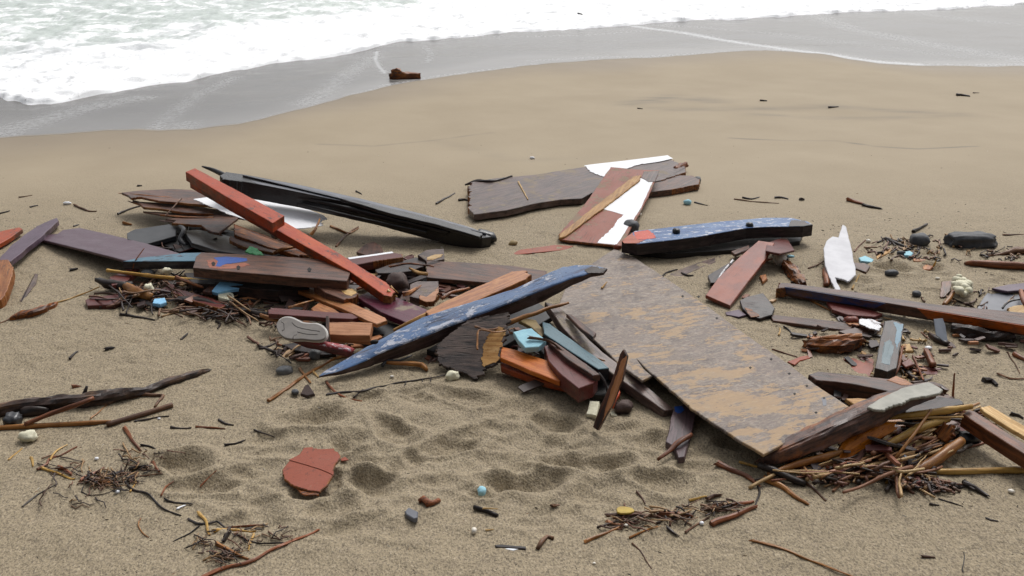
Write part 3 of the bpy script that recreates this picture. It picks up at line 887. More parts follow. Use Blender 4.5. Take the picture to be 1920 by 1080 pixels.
def shards(name, label, cat, regions, m, seed=1):
    """broken bits of board packed in the gaps, as one mesh"""
    rr = random.Random(seed); V = []; Fc = []
    for (cx, cy, rx, ry, n, zmax, L0, L1) in regions:
        for i in range(n):
            t = rr.uniform(0, 2 * math.pi); r_ = math.sqrt(rr.random())
            px = cx + rx * r_ * math.cos(t); py = cy + ry * r_ * math.sin(t)
            g = W(px, py); z = g1(g.x, g.y) + .006 + rr.random() * zmax * (1 - .6 * r_)
            c = W(px, py, z)
            L = rr.uniform(L0, L1) / 100; w = L * rr.uniform(.15, .5); th = rr.uniform(.004, .014)
            Mx = Matrix.Rotation(rr.gauss(0, .9) + math.radians(25), 3, 'Z') @ Matrix.Rotation(rr.gauss(0, .22), 3, 'Y') @ Matrix.Rotation(rr.gauss(0, .3), 3, 'X')
            k = rr.choice((5, 6, 7)); P = []
            xs_ = sorted(rr.uniform(-.5, .5) for _ in range(k - 4))
            P = [(-.5 + rr.uniform(0, .25), -.5), (.5 - rr.uniform(0, .2), -.5 + rr.uniform(0, .2))]
            P += [(.5, rr.uniform(-.2, .2))] + [(.5 - rr.uniform(.05, .3), .5)] + [(q, .5 + rr.uniform(-.15, .15)) for q in reversed(xs_)] + [(-.5, rr.uniform(.1, .5))]
            o = len(V); k = len(P)
            for s in (1, -1):
                V += [c + Mx @ Vector((x * L, y * w, s * th / 2)) for x, y in P]
            Fc += [tuple(o + q for q in range(k)), tuple(o + q for q in range(2 * k - 1, k - 1, -1))] + [(o + q, o + (q + 1) % k, o + (q + 1) % k + k, o + q + k) for q in range(k)]
    o = link(name, V, Fc, M[m])
    return tag(o, label, cat, kind='stuff')


M['shard'] = island_mat('broken_board_bits', [(.05, .03, .025), (.13, .05, .03), (.028, .02, .018), (.34, .14, .055), (.09, .045, .035), (.20, .07, .035), (.045, .028, .026), (.10, .06, .05), (.40, .24, .11), (.018, .015, .015), (.12, .035, .03), (.07, .05, .05)], .5)

# ================================================================== THINGS: left heap
lower = S('wooden_beam', 'long red-painted beam running down out of the left heap to a splintered end', 'beam',
          [(356, 339), (369, 332), (533, 415), (630, 471), (700, 515), (726, 530), (742, 549), (734, 556), (721, 554), (655, 508), (585, 468), (505, 424)], 'red', th=.05, A=(730, 548, .14), B=(362, 336, .375), broken=[5, 6, 7], amp=.02)
Lf('splinter', 'torn pale splinters', None, [(726, 545, 7, .145), (745, 557, 2, .11)], 'pale', parent=lower, rough=.3)
Lf('splinter', None, None, [(720, 550, 7, .13), (736, 561, 2, .10)], 'pale', parent=lower, rough=.3)
Lf('splinter', None, None, [(731, 538, 7, .145), (747, 550, 2, .11)], 'raw', parent=lower, rough=.3)
S('wooden_beam', 'shorter red-painted beam with a square cut end, stacked on the long red beam', 'beam',
  [(348, 322), (366, 315), (440, 354), (533, 404), (511, 418), (420, 366)], wood('dull_red_paint', (.20, .065, .035), (.09, .035, .022), paint=(.35, .074, .040), cover=1.1, rough=.46, bump=.3, flake=(.14, .045, .03), fl=.575, fscale=10, sand=.1), th=.062, A=(522, 411, .345), B=(357, 318, .452))
bb = S('boat_timber', 'long glossy black timber lying behind the red beams', 'timber',
       [(412, 329), (424, 322), (470, 329), (560, 346), (680, 373), (800, 403), (880, 425), (922, 444), (905, 446), (870, 436), (790, 414), (680, 385), (560, 359), (460, 341), (416, 336)],
       'black', th=.11, A=(905, 441, .085), B=(430, 327, .36), jag=.002, broken=[13, 14], amp=.01)
S('sheen_rail', 'top rail with its sheen painted grey', None, [(455, 328), (560, 346), (680, 373), (800, 403), (880, 425), (912, 438), (880, 428), (800, 408), (680, 378), (560, 351)], 'slate', th=.012, parent=bb)  # lighter grey paints the sheen along the timber's top lip
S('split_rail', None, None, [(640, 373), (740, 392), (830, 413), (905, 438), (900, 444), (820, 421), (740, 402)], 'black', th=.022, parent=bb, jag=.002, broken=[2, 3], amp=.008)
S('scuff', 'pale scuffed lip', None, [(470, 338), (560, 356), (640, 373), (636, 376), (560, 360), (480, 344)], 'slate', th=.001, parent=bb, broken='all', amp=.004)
Lf('end_knob', None, None, [(896, 440, 24, .055), (922, 446, 20, .04), (928, 450, 10, .035)], 'black', parent=bb, e=3, rough=.1)
Lf('splinter', None, None, [(379, 312, 3, .335), (400, 319, 8, .32), (424, 330, 11, .30)], 'black', parent=bb)
S('hull_sheet', 'white painted sheet caught under the red beams', 'sheet',
  [(362, 373), (400, 368), (500, 376), (580, 393), (606, 403), (613, 410), (600, 415), (604, 421), (575, 427), (545, 429), (505, 426), (430, 402)], 'white', th=.006, A=(600, 412, .11), B=(370, 374, .20), jag=.002, broken=[4, 5, 6, 7, 8, 11], amp=.016)
S('splintered_plank', 'topmost of the brown splintered planks fanning out left of the red beams', 'plank',
  [(228, 361), (262, 357), (322, 354), (360, 356), (420, 374), (440, 390), (400, 386), (340, 380), (300, 377), (262, 369), (246, 371), (240, 366)], 'brown', th=.018, A=(229, 361, .15), B=(420, 380, .17), broken=[6, 7, 8, 9], amp=.006)
S('splintered_plank', 'second brown splintered plank down, its torn tip poking out left', 'plank',
  [(248, 374), (264, 378), (300, 380), (360, 385), (430, 396), (470, 410), (400, 401), (345, 398), (300, 391), (268, 388), (262, 382)], 'brownclean', th=.018, A=(249, 376, .12), B=(450, 404, .145), broken=[6, 7, 8, 9], amp=.006)
S('splintered_plank', 'thin dark brown splinter plank below the second torn tip', 'plank',
  [(268, 396), (330, 399), (400, 398), (440, 408), (400, 412), (345, 407), (300, 402)], 'brown', th=.014, A=(270, 397, .095), B=(440, 408, .125), broken=[4, 5], amp=.005)
S('splintered_plank', 'wide brown board with an angular broken corner at the bottom of the splintered fan', 'plank',
  [(310, 410), (328, 409), (350, 405), (385, 406), (425, 399), (446, 408), (425, 424), (410, 436), (400, 435), (386, 429), (378, 422), (350, 420), (322, 418), (330, 413)], 'brown', th=.018, A=(311, 412, .10), B=(440, 412, .165), broken=[9, 10, 11], amp=.006)
for i_, (sp_, L_) in enumerate(((0, [(222, 362, 2, .14), (262, 366, 7, .15), (330, 372, 6, .155)]), (0, [(262, 371, 3, .13), (300, 375, 8, .14), (370, 380, 6, .15)]), (1, [(240, 377, 2, .10), (270, 385, 8, .11), (330, 392, 6, .12)]),
                            (3, [(300, 414, 3, .08), (335, 417, 8, .095), (380, 424, 5, .11)]), (3, [(312, 404, 2, .10), (350, 407, 7, .12), (400, 408, 5, .14)]))):
    nm_ = 'splintered_plank' + ('.%03d' % sp_ if sp_ else '')
    Lf('splinter', None, None, L_, 'brownclean' if i_ % 2 else 'torn', parent=bpy.data.objects[nm_], ridge=.35, n=7, rough=.1, ratio=.5)
S('slate_board', 'dark grey smooth slab sticking out left beneath the brown splintered planks', 'slab',
  [(238, 437), (252, 430), (318, 420), (330, 428), (330, 442), (274, 457), (239, 449)], 'rubber', th=.03, z=.085)
S('shade_board', 'black flat board standing in for the shadow inside the left heap', 'board',
  [(325, 424), (395, 424), (470, 440), (560, 462), (600, 480), (520, 492), (400, 486), (330, 470), (300, 455)], 'void', th=.03, z=.05)  # painted black in place of the heap's dark interior shade
S('shade_board', 'second black board standing in for the shade beneath the broken-corner board', 'board',
  [(345, 432), (385, 430), (470, 455), (540, 474), (500, 484), (410, 470), (360, 455)], 'plastic', th=.03, A=(345, 436, .09), B=(540, 476, .07), roll=-12)  # another black piece painting the same dark interior
S('broken_plank', 'raw torn brown plank half hidden under the long red beam', 'plank',
  [(438, 420), (480, 436), (540, 460), (590, 475), (560, 480), (500, 462), (440, 440)], 'rust', th=.03, A=(438, 430, .15), B=(580, 478, .10), broken='all', amp=.01)
S('broken_plank', 'dull brown strip beside the torn plank under the long red beam', 'plank',
  [(432, 442), (470, 450), (520, 466), (512, 474), (455, 462), (430, 450)], 'brown', th=.025, A=(432, 446, .13), B=(516, 470, .11), broken='all', amp=.008)
Lf('hose', 'short black bent pipe beside the dark grey slab', 'pipe', [(334, 423, 9, .09), (345, 432, 10, .11), (338, 450, 10, .07), (350, 462, 9, .04)], 'plastic', rough=.03)
lp = S('purple_plank', 'wide purple painted plank with a notched left end', 'plank',
       [(77, 449), (84, 441), (108, 438), (118, 431), (150, 427), (200, 438), (270, 455), (335, 474), (342, 480), (238, 489), (160, 469)], 'purple', th=.016, A=(80, 446, .035), B=(320, 480, .125), broken=[0, 1, 2], amp=.006)
S('blue_plank', 'light blue flaking plank between the purple plank and the brown timber', 'plank',
  [(230, 490), (262, 483), (345, 474), (384, 473), (372, 489)], 'lblue', th=.05, z=.128)
bt = S('brown_timber', 'thick brown timber with a blue paint patch and three nail holes', 'timber',
       [(368, 480), (377, 473), (500, 479), (640, 488), (656, 495), (658, 506), (650, 527), (560, 520), (430, 509), (362, 502)], 'brown', th=.055, A=(365, 490, .185), B=(655, 508, .17), jag=.002)
S('paint_patch', 'blue paint patch', None, [(401, 483), (425, 481), (442, 482), (463, 484), (462, 489), (445, 492), (426, 494), (412, 500), (404, 499), (409, 490)], 'cobalt', th=.0012, parent=bt, jag=.003, broken='all', amp=.005)
S('paint_patch', 'orange primer patch', None, [(388, 488), (404, 486), (420, 496), (460, 492), (470, 497), (445, 503), (415, 505), (392, 501)], wood('primer', (.30, .12, .075), (.2, .07, .05), rough=.5), th=.0008, parent=bt, jag=.003, broken='all', amp=.006)
for hx, hy in ((400, 494), (447, 501), (580, 505)):
    S('nail_hole', None, None, [(hx - 4, hy - 1), (hx, hy - 4), (hx + 4, hy - 1), (hx + 2, hy + 4), (hx - 2, hy + 4)], 'hole', th=.0022, parent=bt)
S('dark_timber', 'dark square timber directly under the brown timber with the blue patch', 'timber',
  [(345, 512), (400, 508), (560, 525), (580, 538), (520, 545), (360, 530)], 'dark', th=.06, z=.085)
S('red_stub', 'small dark red board end poking out under the purple and blue planks', 'board',
  [(205, 520), (250, 500), (262, 505), (240, 525), (210, 535)], 'maroon', th=.03, z=.055)
Lf('reed', 'pale yellow reed lying across the front of the brown timber', 'reed', [(201, 507, 6, .07), (290, 518, 7, .075), (390, 528, 7, .075), (485, 541, 5, .05)], 'reed', nodes=.28, rough=.03)
Lf('branch', 'thick dark branch stub poking left out of the twig litter', 'branch', [(184, 525, 10, .05), (200, 532, 17, .04), (225, 536, 18, .035), (250, 534, 14, .03)], 'dtwig', rough=.2, frag=.02)
Lf('root', 'knobbly orange root among the twig litter', 'root', [(238, 536, 14, .05), (252, 546, 18, .045), (270, 553, 17, .04), (285, 556, 12, .035)], 'cane', rough=.25, freq=30, frag=.01)
S('board_offcut', 'glossy dark offcut with a red end at the left of the twig litter', 'offcut',
  [(160, 562), (172, 557), (210, 553), (240, 545), (248, 552), (235, 560), (214, 571), (164, 573)], 'maroon', th=.035, jag=.002)
S('board_offcut', 'rusty board half buried in the twig litter under the yellow reed', 'offcut',
  [(330, 540), (400, 560), (425, 572), (410, 578), (350, 560), (325, 548)], 'maroon', th=.03, z=.05, broken='all', amp=.006)
S('board_offcut', 'narrow dark red slat leaning from the brown timber into the twig litter', 'offcut',
  [(380, 545), (400, 530), (412, 533), (395, 548)], 'brownclean', th=.02, z=.075)
S('foam_chunk', 'sky blue foam wedge in front of the brown timber', 'foam', [(396, 546), (404, 536), (412, 528), (440, 530), (456, 533), (452, 540), (430, 543), (408, 549)], 'foamsky', th=.022, A=(400, 545, .075), B=(455, 535, .085), roll=14)
S('foam_chunk', 'cream foam chip right below the sky blue foam wedge', 'foam', [(408, 549), (420, 545), (436, 549), (438, 557), (430, 562), (410, 557)], 'foamc', th=.025, z=.06, jag=.003)
S('foam_chunk', 'little sky blue block in the twig litter', 'foam', [(289, 560), (309, 558), (312, 566), (300, 570), (286, 568)], 'foamsky', th=.022, z=.035)
rock('pebble', 'round grey pebble under the light blue plank', 'pebble', 276, 514, 12, 9, 'gstone', z=.05)
rock('foam_crumb', 'cream foam crumb above the yellow reed', 'foam', 313, 508, 8, 6, 'foamc', z=.08, lump=.4)
rock('foam_crumb', 'cream foam crumb just under the yellow reed', 'foam', 279, 540, 7, 8, 'foamc', z=.055, lump=.4)
Lf('branch', 'dark wet branch snaking right along the front of the left heap', 'branch', [(335, 562, 12, .04), (380, 566, 15, .04), (405, 575, 15, .03), (440, 582, 14, .02), (500, 590, 12, .015)], 'dtwig', rough=.2, wob=.02)
tangle('twig_tangle', 'tangle of thin dark twigs along the front of the left heap', 'twigs',
       [(320, 545, 110, 24, 85, 0, 50), (400, 583, 90, 9, 30, 0, 25), (440, 570, 60, 25, 40, -20, 40), (320, 455, 40, 18, 26, 10, 40), (520, 470, 80, 20, 20, -10, 30), (240, 560, 60, 14, 20, 20, 50)], 'tangle', w=(2, 4), L=(25, 90), zmax=.07, seed=3)
S('film_scrap', 'crumpled green plastic scrap behind the brown timber', 'scrap', [(459, 472), (468, 461), (482, 465), (496, 478), (480, 478)], 'green', th=.012, A=(460, 473, .15), B=(495, 477, .15), roll=25, broken='all', amp=.008)

# ---- left edge
S('plank_end', 'red plank end with a dark tip at the left edge, above the violet plank', 'plank', [(-40, 455), (-2, 434), (36, 426), (42, 429), (20, 445), (-10, 462), (-40, 475)], 'redraw', th=.03, z=.05)
S('violet_plank', 'narrow violet plank slanting up at the left edge', 'plank', [(-4, 486), (25, 456), (68, 424), (98, 411), (107, 408), (110, 413), (82, 440), (48, 466), (20, 490), (6, 491)], 'violet', th=.035, A=(2, 488, .085), B=(108, 410, .06), jag=.003)
S('wood_block', 'orange-brown broken block at the left edge below the violet plank', 'block', [(-40, 500), (-5, 487), (16, 487), (25, 500), (22, 518), (12, 545), (2, 562), (-40, 575)], 'orange', th=.06, A=(20, 500, .10), B=(0, 560, .05), broken=[1, 2, 3, 4, 5], amp=.008)
S('wood_chip', 'small orange chip at the left edge under the broken block', 'chip', [(-8, 562), (8, 559), (13, 562), (2, 569), (-8, 570)], 'orange', th=.012)
S('wood_sliver', 'grey-brown sliver lying alone between the left edge and the heap', 'sliver', [(37, 563), (44, 552), (66, 512), (71, 514), (68, 530), (52, 550), (40, 566)], 'grey', th=.008, broken='all', amp=.003)
Lf('root', 'orange chewed wood stick with a thin stem near the left edge', 'stick', [(18, 598, 5), (35, 592, 12), (70, 584, 14), (98, 573, 11), (106, 568, 5)], 'rust', rough=.2, freq=30, frag=.02, e=3, ridge=.3)
T('long thin straw stem running from the orange stick up to the left heap', [(104, 568), (150, 553), (186, 538, .03)], 'reed', 4, 'stem', 'stem')
T('thin dark stem at the left edge, leading up to the orange stick', [(-10, 608), (12, 601), (26, 592)], 'twig', 4, 'stem', 'stem')

# ================================================================== centre
mp = S('maroon_plank', 'maroon plank with a white top edge, right of the brown timber', 'plank', [(640, 487), (660, 481), (735, 473), (752, 476), (756, 482), (700, 490), (648, 500)], 'maroon', th=.05, z=.10, broken=[3, 4], amp=.008)
S('paint_strip', 'white painted edge', None, [(652, 483), (690, 478), (735, 471.5), (738, 474), (690, 481), (655, 486)], 'white', th=.0015, parent=mp)
S('half_round_board', 'half-round dull brown board end on the sand below the black timber', 'board', [(668, 472), (684, 458), (700, 453), (713, 459), (719, 470), (716, 478), (690, 480)], 'brownclean', th=.02, z=.045)
S('dark_plank', 'dark wet plank end between the long red beam and the brown board', 'plank', [(703, 506), (735, 494), (780, 482), (797, 485), (798, 497), (770, 508), (740, 512), (708, 512)], 'dark', th=.045, z=.075, broken=[3, 4], amp=.006)
S('brown_board', 'long flat reddish-brown board going right under the blue beam', 'board', [(799, 489), (860, 491), (960, 498), (1025, 508), (1018, 526), (985, 532), (930, 531), (870, 526), (800, 520)], 'brown', th=.025, z=.085, jag=.002)
S('broken_block', 'broken brown block with a yellow split face, on the left end of the brown board', 'block', [(783, 478), (800, 468), (832, 466), (833, 486), (816, 490), (799, 489)], 'grey', th=.03, A=(785, 478, .10), B=(832, 478, .10), roll=14, broken=[1, 4], amp=.006)
S('split_face', 'yellow split face', None, [(801, 482), (815, 477), (831, 476), (828, 481), (812, 487), (801, 487)], 'pale', th=.004, A=(801, 484, .115), B=(830, 479, .115), roll=14, parent=bpy.data.objects['broken_block'], broken='all', amp=.004)
ck = S('broken_chunk', 'squarish grey chunk with a torn orange lower edge, left of the orange stick', 'block', [(769, 533), (782, 527), (822, 527), (823, 548), (815, 564), (800, 566), (786, 560), (768, 556)], 'grey', th=.04, A=(770, 545, .12), B=(823, 540, .12), roll=18, broken=[3, 4, 5], amp=.01)
S('torn_edge', 'torn orange edge', None, [(786, 553), (800, 556), (815, 545), (822, 537), (822, 548), (814, 565), (800, 566), (787, 561)], 'pink', th=.006, parent=ck, broken='all', amp=.005)
rock('round_stone', 'round dark brown stone at the splintered end of the long red beam', 'stone', 745, 532, 21, 19, 'bstone', z=.085, lump=.25)
rock('round_stone', 'brown stone tucked under the end of the long red beam', 'stone', 752, 548, 15, 9, 'bstone', z=.05, lump=.3)
Lf('raw_splinter', 'thin pale splinter lying against the dark wet plank end', 'splinter', [(768, 503, 4, .10), (785, 512, 7, .10), (802, 514, 6, .10)], 'raw', rough=.25)
op = S('orange_plank', 'long orange-brown plank with a pale sanded end, slanting under the brown timber', 'plank', [(558, 545), (575, 538), (600, 540), (660, 568), (722, 595), (726, 601), (706, 608), (690, 602), (640, 578)], 'orange', th=.02, A=(558, 542, .07), B=(718, 602, .115))
S('sanded_end', 'pale sanded end', None, [(657, 585), (688, 580), (722, 596), (725, 601), (706, 607), (690, 601)], 'pink', th=.0015, parent=op)
bs = S('brown_stub', 'short brown plank stub with a pale chipped end under the brown timber', 'plank', [(588, 532), (620, 530), (660, 541), (671, 549), (668, 556), (645, 562), (610, 548)], 'brown', th=.05, A=(590, 532, .13), B=(665, 552, .115), broken=[3, 4], amp=.006)
S('chipped_end', 'pale chipped end', None, [(640, 545), (660, 541), (669, 548), (660, 555), (648, 552)], 'pale', th=.0015, parent=bs, broken='all', amp=.006)
S('maroon_plank', 'thin maroon plank just above the shoe sole', 'plank', [(502, 581), (515, 577), (580, 582), (650, 587), (690, 590), (660, 598), (600, 595), (503, 588)], 'maroon', th=.025, z=.10)
S('wine_plank', 'dark wine-red plank dusted with sand, below the splintered end of the long red beam', 'plank', [(668, 556), (690, 548), (740, 556), (800, 580), (808, 590), (795, 605), (765, 606), (715, 585)], 'wine', th=.03, A=(675, 556, .085), B=(790, 598, .11))
S('wedge_board', 'small orange triangular offcut under the orange-brown plank', 'offcut', [(583, 578), (598, 567), (625, 578), (640, 588), (590, 587)], 'orange', th=.03, z=.085)
T('thin pale orange stick leaning left of the orange triangular offcut', [(540, 577, .10), (562, 570, .10), (588, 563, .09)], 'cane', 6, 'stick', 'stick', wob=.003)
S('orange_block', 'pale orange block with a clean cut face, right of the shoe sole', 'block', [(617, 604), (660, 603), (698, 605), (693, 629), (650, 629), (618, 627)], 'pink', th=.05, A=(618, 616, .12), B=(696, 617, .12), roll=16)
S('thin_lath', 'thin pink slat beneath the pale orange block', 'slat', [(620, 629), (693, 632), (720, 625), (722, 629), (694, 640), (620, 634)], 'pink', th=.02, z=.06)
S('thin_lath', 'narrow grey-brown slat standing between the shoe sole and the pale orange block', 'slat', [(611, 592), (617, 592), (619, 640), (612, 640)], 'grey', th=.015, A=(614, 642, .05), B=(614, 594, .13), roll=0)
S('dark_board', 'black board standing in for the shade under the orange-brown plank, behind the pale orange block', 'board', [(618, 594), (700, 598), (760, 612), (740, 640), (690, 620), (618, 604)], 'void', th=.03, z=.06)  # black colour stands in for shade under the plank
S('raw_offcut', 'short orange offcut lying on the sand below the pale orange block', 'offcut', [(648, 637), (680, 640), (686, 648), (660, 650), (640, 646)], 'pink', th=.02)
S('foam_chunk', 'cream foam block below the pale orange block', 'foam', [(623, 634), (646, 632), (649, 637), (645, 643), (625, 643)], 'foamc', th=.025, z=.042, jag=.002)
rock('pebble', 'dark grey pebble at the end of the orange offcut, beside the blue beam', 'pebble', 689, 642, 12, 9, 'stone')
# shoe
SH = [(517, 610), (521, 601), (530, 595), (542, 594), (555, 599), (565, 605), (580, 606.5), (593, 606), (605, 612), (613, 623), (609, 634), (598, 638), (580, 637), (567, 635), (550, 636), (535, 634), (522, 625)]


def smooth_px(P, it=2):
    for _ in range(it):
        Q = []
        for i in range(len(P)):
            a, b = P[i], P[(i + 1) % len(P)]
            Q += [(a[0] * .75 + b[0] * .25, a[1] * .75 + b[1] * .25), (a[0] * .25 + b[0] * .75, a[1] * .25 + b[1] * .75)]
        P = Q
    return P


sh = S('shoe_sole', 'grey rubber shoe sole lying face up among orange offcuts', 'shoe', smooth_px(SH), 'sole', th=.012, A=(517, 616, .155), B=(612, 624, .15), roll=20, jag=.0)
cx, cy = 566, 617
S('midsole_rim', 'pale rim', None, smooth_px([(cx + (x - cx) * 1.025 + 2.0, cy + (y - cy) * 1.03 - 1.2) for x, y in SH]), 'solerim', th=.022, parent=sh, lift=-.036, jag=0)
for L in ([(528, 603, 1.6), (532, 606, 1.6), (533, 618, 1.6), (529, 620, 1.6)], [(548, 604, 1.6), (556, 612, 1.8), (575, 617, 1.8), (600, 621, 1.4)], [(558, 622, 1.2), (575, 626, 1.6), (596, 627, 1.2)], [(549, 636, 2), (551, 629, 2), (556, 627, 1.4)]):
    ax = [WPL(x, y, Vector(sh['_p']), Vector(sh['_n'])) for x, y, w in L]
    P = [(q.x, q.y, q.z, .006, .003) for q in ax]
    V, Fc = tube_geo(P, 6, 2, 0, 5, 0, .01)
    link('tread_groove', V, Fc, M['groove'], None, sh, True)
Lf('painted_roll', 'red round stick with flaking white paint just below the shoe sole', 'stick', [(549, 634, 14, .10), (570, 640, 18, .09), (610, 650, 19, .075), (645, 657, 20, .055), (658, 662, 17, .05)], wood('red_white_flaking', (.16, .05, .05), (.07, .03, .03), paint=(.30, .07, .075), cover=.8, flake=(.62, .58, .62), fl=.53, fscale=16, top=True, rough=.45), e=2.6, rough=.1, frag=.012)
S('dark_offcut', 'dark crumbled board under the red round stick', 'offcut', [(528, 646), (552, 642), (600, 654), (630, 664), (600, 665), (550, 656)], 'dark', th=.018, z=.022, broken='all', amp=.01)
rock('pebble', 'round grey pebble below the red round stick', 'pebble', 591, 664, 11, 10, 'gstone')
rock('pebble', 'flat oval grey pebble alone on the sand left of the blue beam tip', 'pebble', 534, 695, 15, 9, 'gstone', rot=.5)
S('stone_chip', 'dark purple triangular chip on the sand below the flat oval pebble', 'chip', [(563, 738), (572, 722), (578, 720), (586, 732), (590, 738), (576, 742)], 'bstone', th=.02, A=(563, 738, .02), B=(590, 738, .02), roll=20)
rock('pebble', 'small dark pebble beside the dark purple chip', 'pebble', 553, 735, 7, 5, 'stone')
# blue beam
be = S('blue_beam', 'long thick beam with worn blue paint, lying across the centre of the pile', 'beam',
       [(597, 706), (604, 699), (640, 677), (697, 645), (745, 617), (800, 591), (880, 566), (967, 539), (1055, 499), (1080, 496), (1112, 497), (1139, 503), (1132, 510), (1108, 511), (1075, 520), (1035, 535), (955, 567), (880, 595), (820, 619), (760, 642), (700, 667), (640, 694)],
       'blue', th=.088, A=(605, 703, .035), B=(1120, 507, .315), roll=14, jag=.003, bev=.009)
xs_ = [v.co.x for v in be.data.vertices]; x0_, x1_ = min(xs_), max(xs_)
for v in be.data.vertices:                       # the underside is cut away towards both ends
    f_ = min(1, .16 + (x1_ - v.co.x) / .42, .10 + (v.co.x - x0_) / .45)
    v.co.z = .088 - (.088 - v.co.z) * f_
S('bare_tip', 'bare dark right tip', None, [(1110, 499), (1138, 503), (1132, 511), (1104, 512), (1096, 506)], 'dark', th=.0016, parent=be, broken='all', amp=.008)
for hx, hy, hz in ((702, 641, .135),):
    rock('bolt_hole', None, None, hx, hy, 7, 4, 'hole', z=hz, parent=be, sub=2)
rs = S('raw_stick', 'orange square stick lying along the upper side of the blue beam', 'stick', [(798, 583), (840, 562), (900, 535), (960, 508), (985, 506), (997, 515), (985, 524), (930, 548), (860, 578), (806, 597)], 'orange', th=.04, A=(800, 588, .155), B=(990, 512, .21), roll=8, jag=.002, broken=[3, 4, 5, 9], amp=.008)
Lf('split_tail', 'thin pale split tail', None, [(738, 619, 5, .11), (770, 604, 9, .125), (812, 585, 12, .14)], 'raw', parent=rs, ridge=.3, n=8, rough=.1)
S('bark_sheet', 'torn sheet of dark bark hanging under the blue beam', 'bark', [(818, 652), (842, 628), (880, 600), (955, 585), (950, 635), (940, 660), (934, 682), (916, 688), (905, 703), (893, 710), (872, 700), (850, 692), (822, 684)], 'bark', th=.018, A=(820, 680, .05), B=(935, 684, .06), roll=34, broken='all', amp=.016, jag=.004)
S('raw_patch', 'stripped tan wood', None, [(912, 632), (935, 612), (946, 615), (942, 650), (930, 680), (908, 688), (902, 670)], 'raw', th=.003, parent=bpy.data.objects['bark_sheet'], broken='all', amp=.012)
S('gap_shade_board', 'dark board standing in for the shadow between the blue beam and the bark sheet', 'board', [(800, 655), (900, 600), (1000, 560), (1040, 590), (960, 640), (880, 680)], 'void', th=.03, z=.05)  # shade below the beam put in as a black board
S('bright_plank', 'bright orange plank right of the bark sheet', 'plank', [(940, 650), (965, 655), (1068, 690), (1062, 702), (1049, 716), (1000, 697), (938, 670)], 'bright', th=.024, A=(940, 660, .105), B=(1058, 704, .10), roll=6)
S('red_lath', 'dull red slat under the bright orange plank', 'slat', [(938, 676), (960, 676), (1050, 712), (1060, 724), (1020, 715), (960, 695), (940, 688)], 'redraw', th=.03, z=.055)
S('maroon_block', 'square-ended brown board right of the bright orange plank', 'board', [(1020, 648), (1045, 645), (1100, 682), (1121, 706), (1112, 718), (1085, 728), (1050, 700), (1028, 675)], 'maroon', th=.07, z=.13)
S('foam_chunk', 'pale blue five-sided foam piece behind the bright orange plank', 'foam', [(962, 622), (980, 617), (997, 615), (1024, 638), (1010, 650), (985, 652), (972, 638)], 'foamb', th=.03, A=(965, 632, .17), B=(1020, 640, .165), roll=12)
S('cork_sheet', 'dull yellow scrap behind the pale blue foam', 'scrap', [(972, 600), (985, 596), (1005, 600), (1022, 622), (1016, 632), (995, 612)], 'cork', th=.02, z=.13)
S('teal_plank', 'narrow teal painted plank beside the pale blue foam', 'plank', [(1017, 603), (1032, 607), (1080, 642), (1130, 678), (1142, 690), (1122, 692), (1075, 662), (1020, 625)], 'teal', th=.06, A=(1020, 610, .16), B=(1135, 688, .13))
S('long_lath', 'long grey-brown slat running down the left edge of the plywood', 'slat', [(1022, 566), (1046, 572), (1090, 622), (1130, 660), (1190, 705), (1265, 768), (1246, 770), (1190, 730), (1120, 680), (1060, 620)], 'grey', th=.045, A=(1035, 572, .20), B=(1255, 769, .035))
S('long_lath', 'thin brown strip lying on the plywood beside the long grey-brown slat', 'slat', [(1062, 588), (1072, 590), (1118, 624), (1112, 632), (1085, 612)], 'brownclean', th=.02, z=.20)
S('dark_lath', 'dark slat between the teal plank and the square-ended board', 'slat', [(1028, 640), (1042, 642), (1110, 690), (1125, 702), (1112, 704), (1060, 670)], 'brownclean', th=.03, z=.155)
S('wood_stake', 'upright pointed stake with an orange split face, in front of the plywood', 'stake', [(1162, 664), (1168, 655), (1175, 667), (1165, 715), (1149, 755), (1130, 790), (1120, 807), (1111, 801), (1123, 767), (1147, 712)], 'brownclean', th=.022, A=(1114, 803, .02), B=(1168, 658, .33), roll=18)
S('split_face', 'orange split face', None, [(1175, 667), (1165, 715), (1149, 755), (1129, 790), (1138, 756), (1152, 712), (1165, 676)], 'pink', th=.003, parent=bpy.data.objects['wood_stake'], broken='all', amp=.004)
S('red_chip', 'bright red chip behind the foot of the stake', 'chip', [(1152, 735), (1160, 722), (1163, 735), (1150, 760), (1144, 756)], 'red', th=.02, z=.07)
rock('round_stone', 'dark brown round stone right of the stake', 'stone', 1168, 764, 17, 12, 'bstone', lump=.4)
S('foam_chunk', 'cream foam block leaning left of the stake', 'foam', [(1106, 751), (1124, 752), (1118, 779), (1099, 776)], 'foamc', th=.025, A=(1100, 780, .03), B=(1115, 752, .06))
S('foam_chunk', 'cream chip right of the foot of the stake', 'foam', [(1144, 772), (1150, 770), (1158, 779), (1146, 778)], 'foamc', th=.012)
S('foam_chunk', 'half-buried blue foam edge below the bright orange plank', 'foam', [(1060, 729), (1074, 727), (1086, 735), (1080, 740), (1066, 735)], 'foamsky', th=.02)
rock('foam_crumb', 'cream foam lump at the end of the long thorny twig, below the bark sheet', 'foam', 848, 704, 13, 8, 'foamc', lump=.35)
S('dark_offcut', 'dark board put in as shade in the gap behind the square-ended board', 'board', [(1000, 640), (1060, 640), (1150, 700), (1160, 740), (1110, 740), (1040, 690)], 'void', th=.03, z=.045)  # blackens the gap, shade given as colour
Lf('root', 'curved orange root running out from under the blue beam to the plywood', 'root', [(905, 612, 9, .14), (950, 606, 10, .17), (1000, 588, 8, .20), (1066, 568, 5, .22)], 'cane', rough=.15, wob=.01)
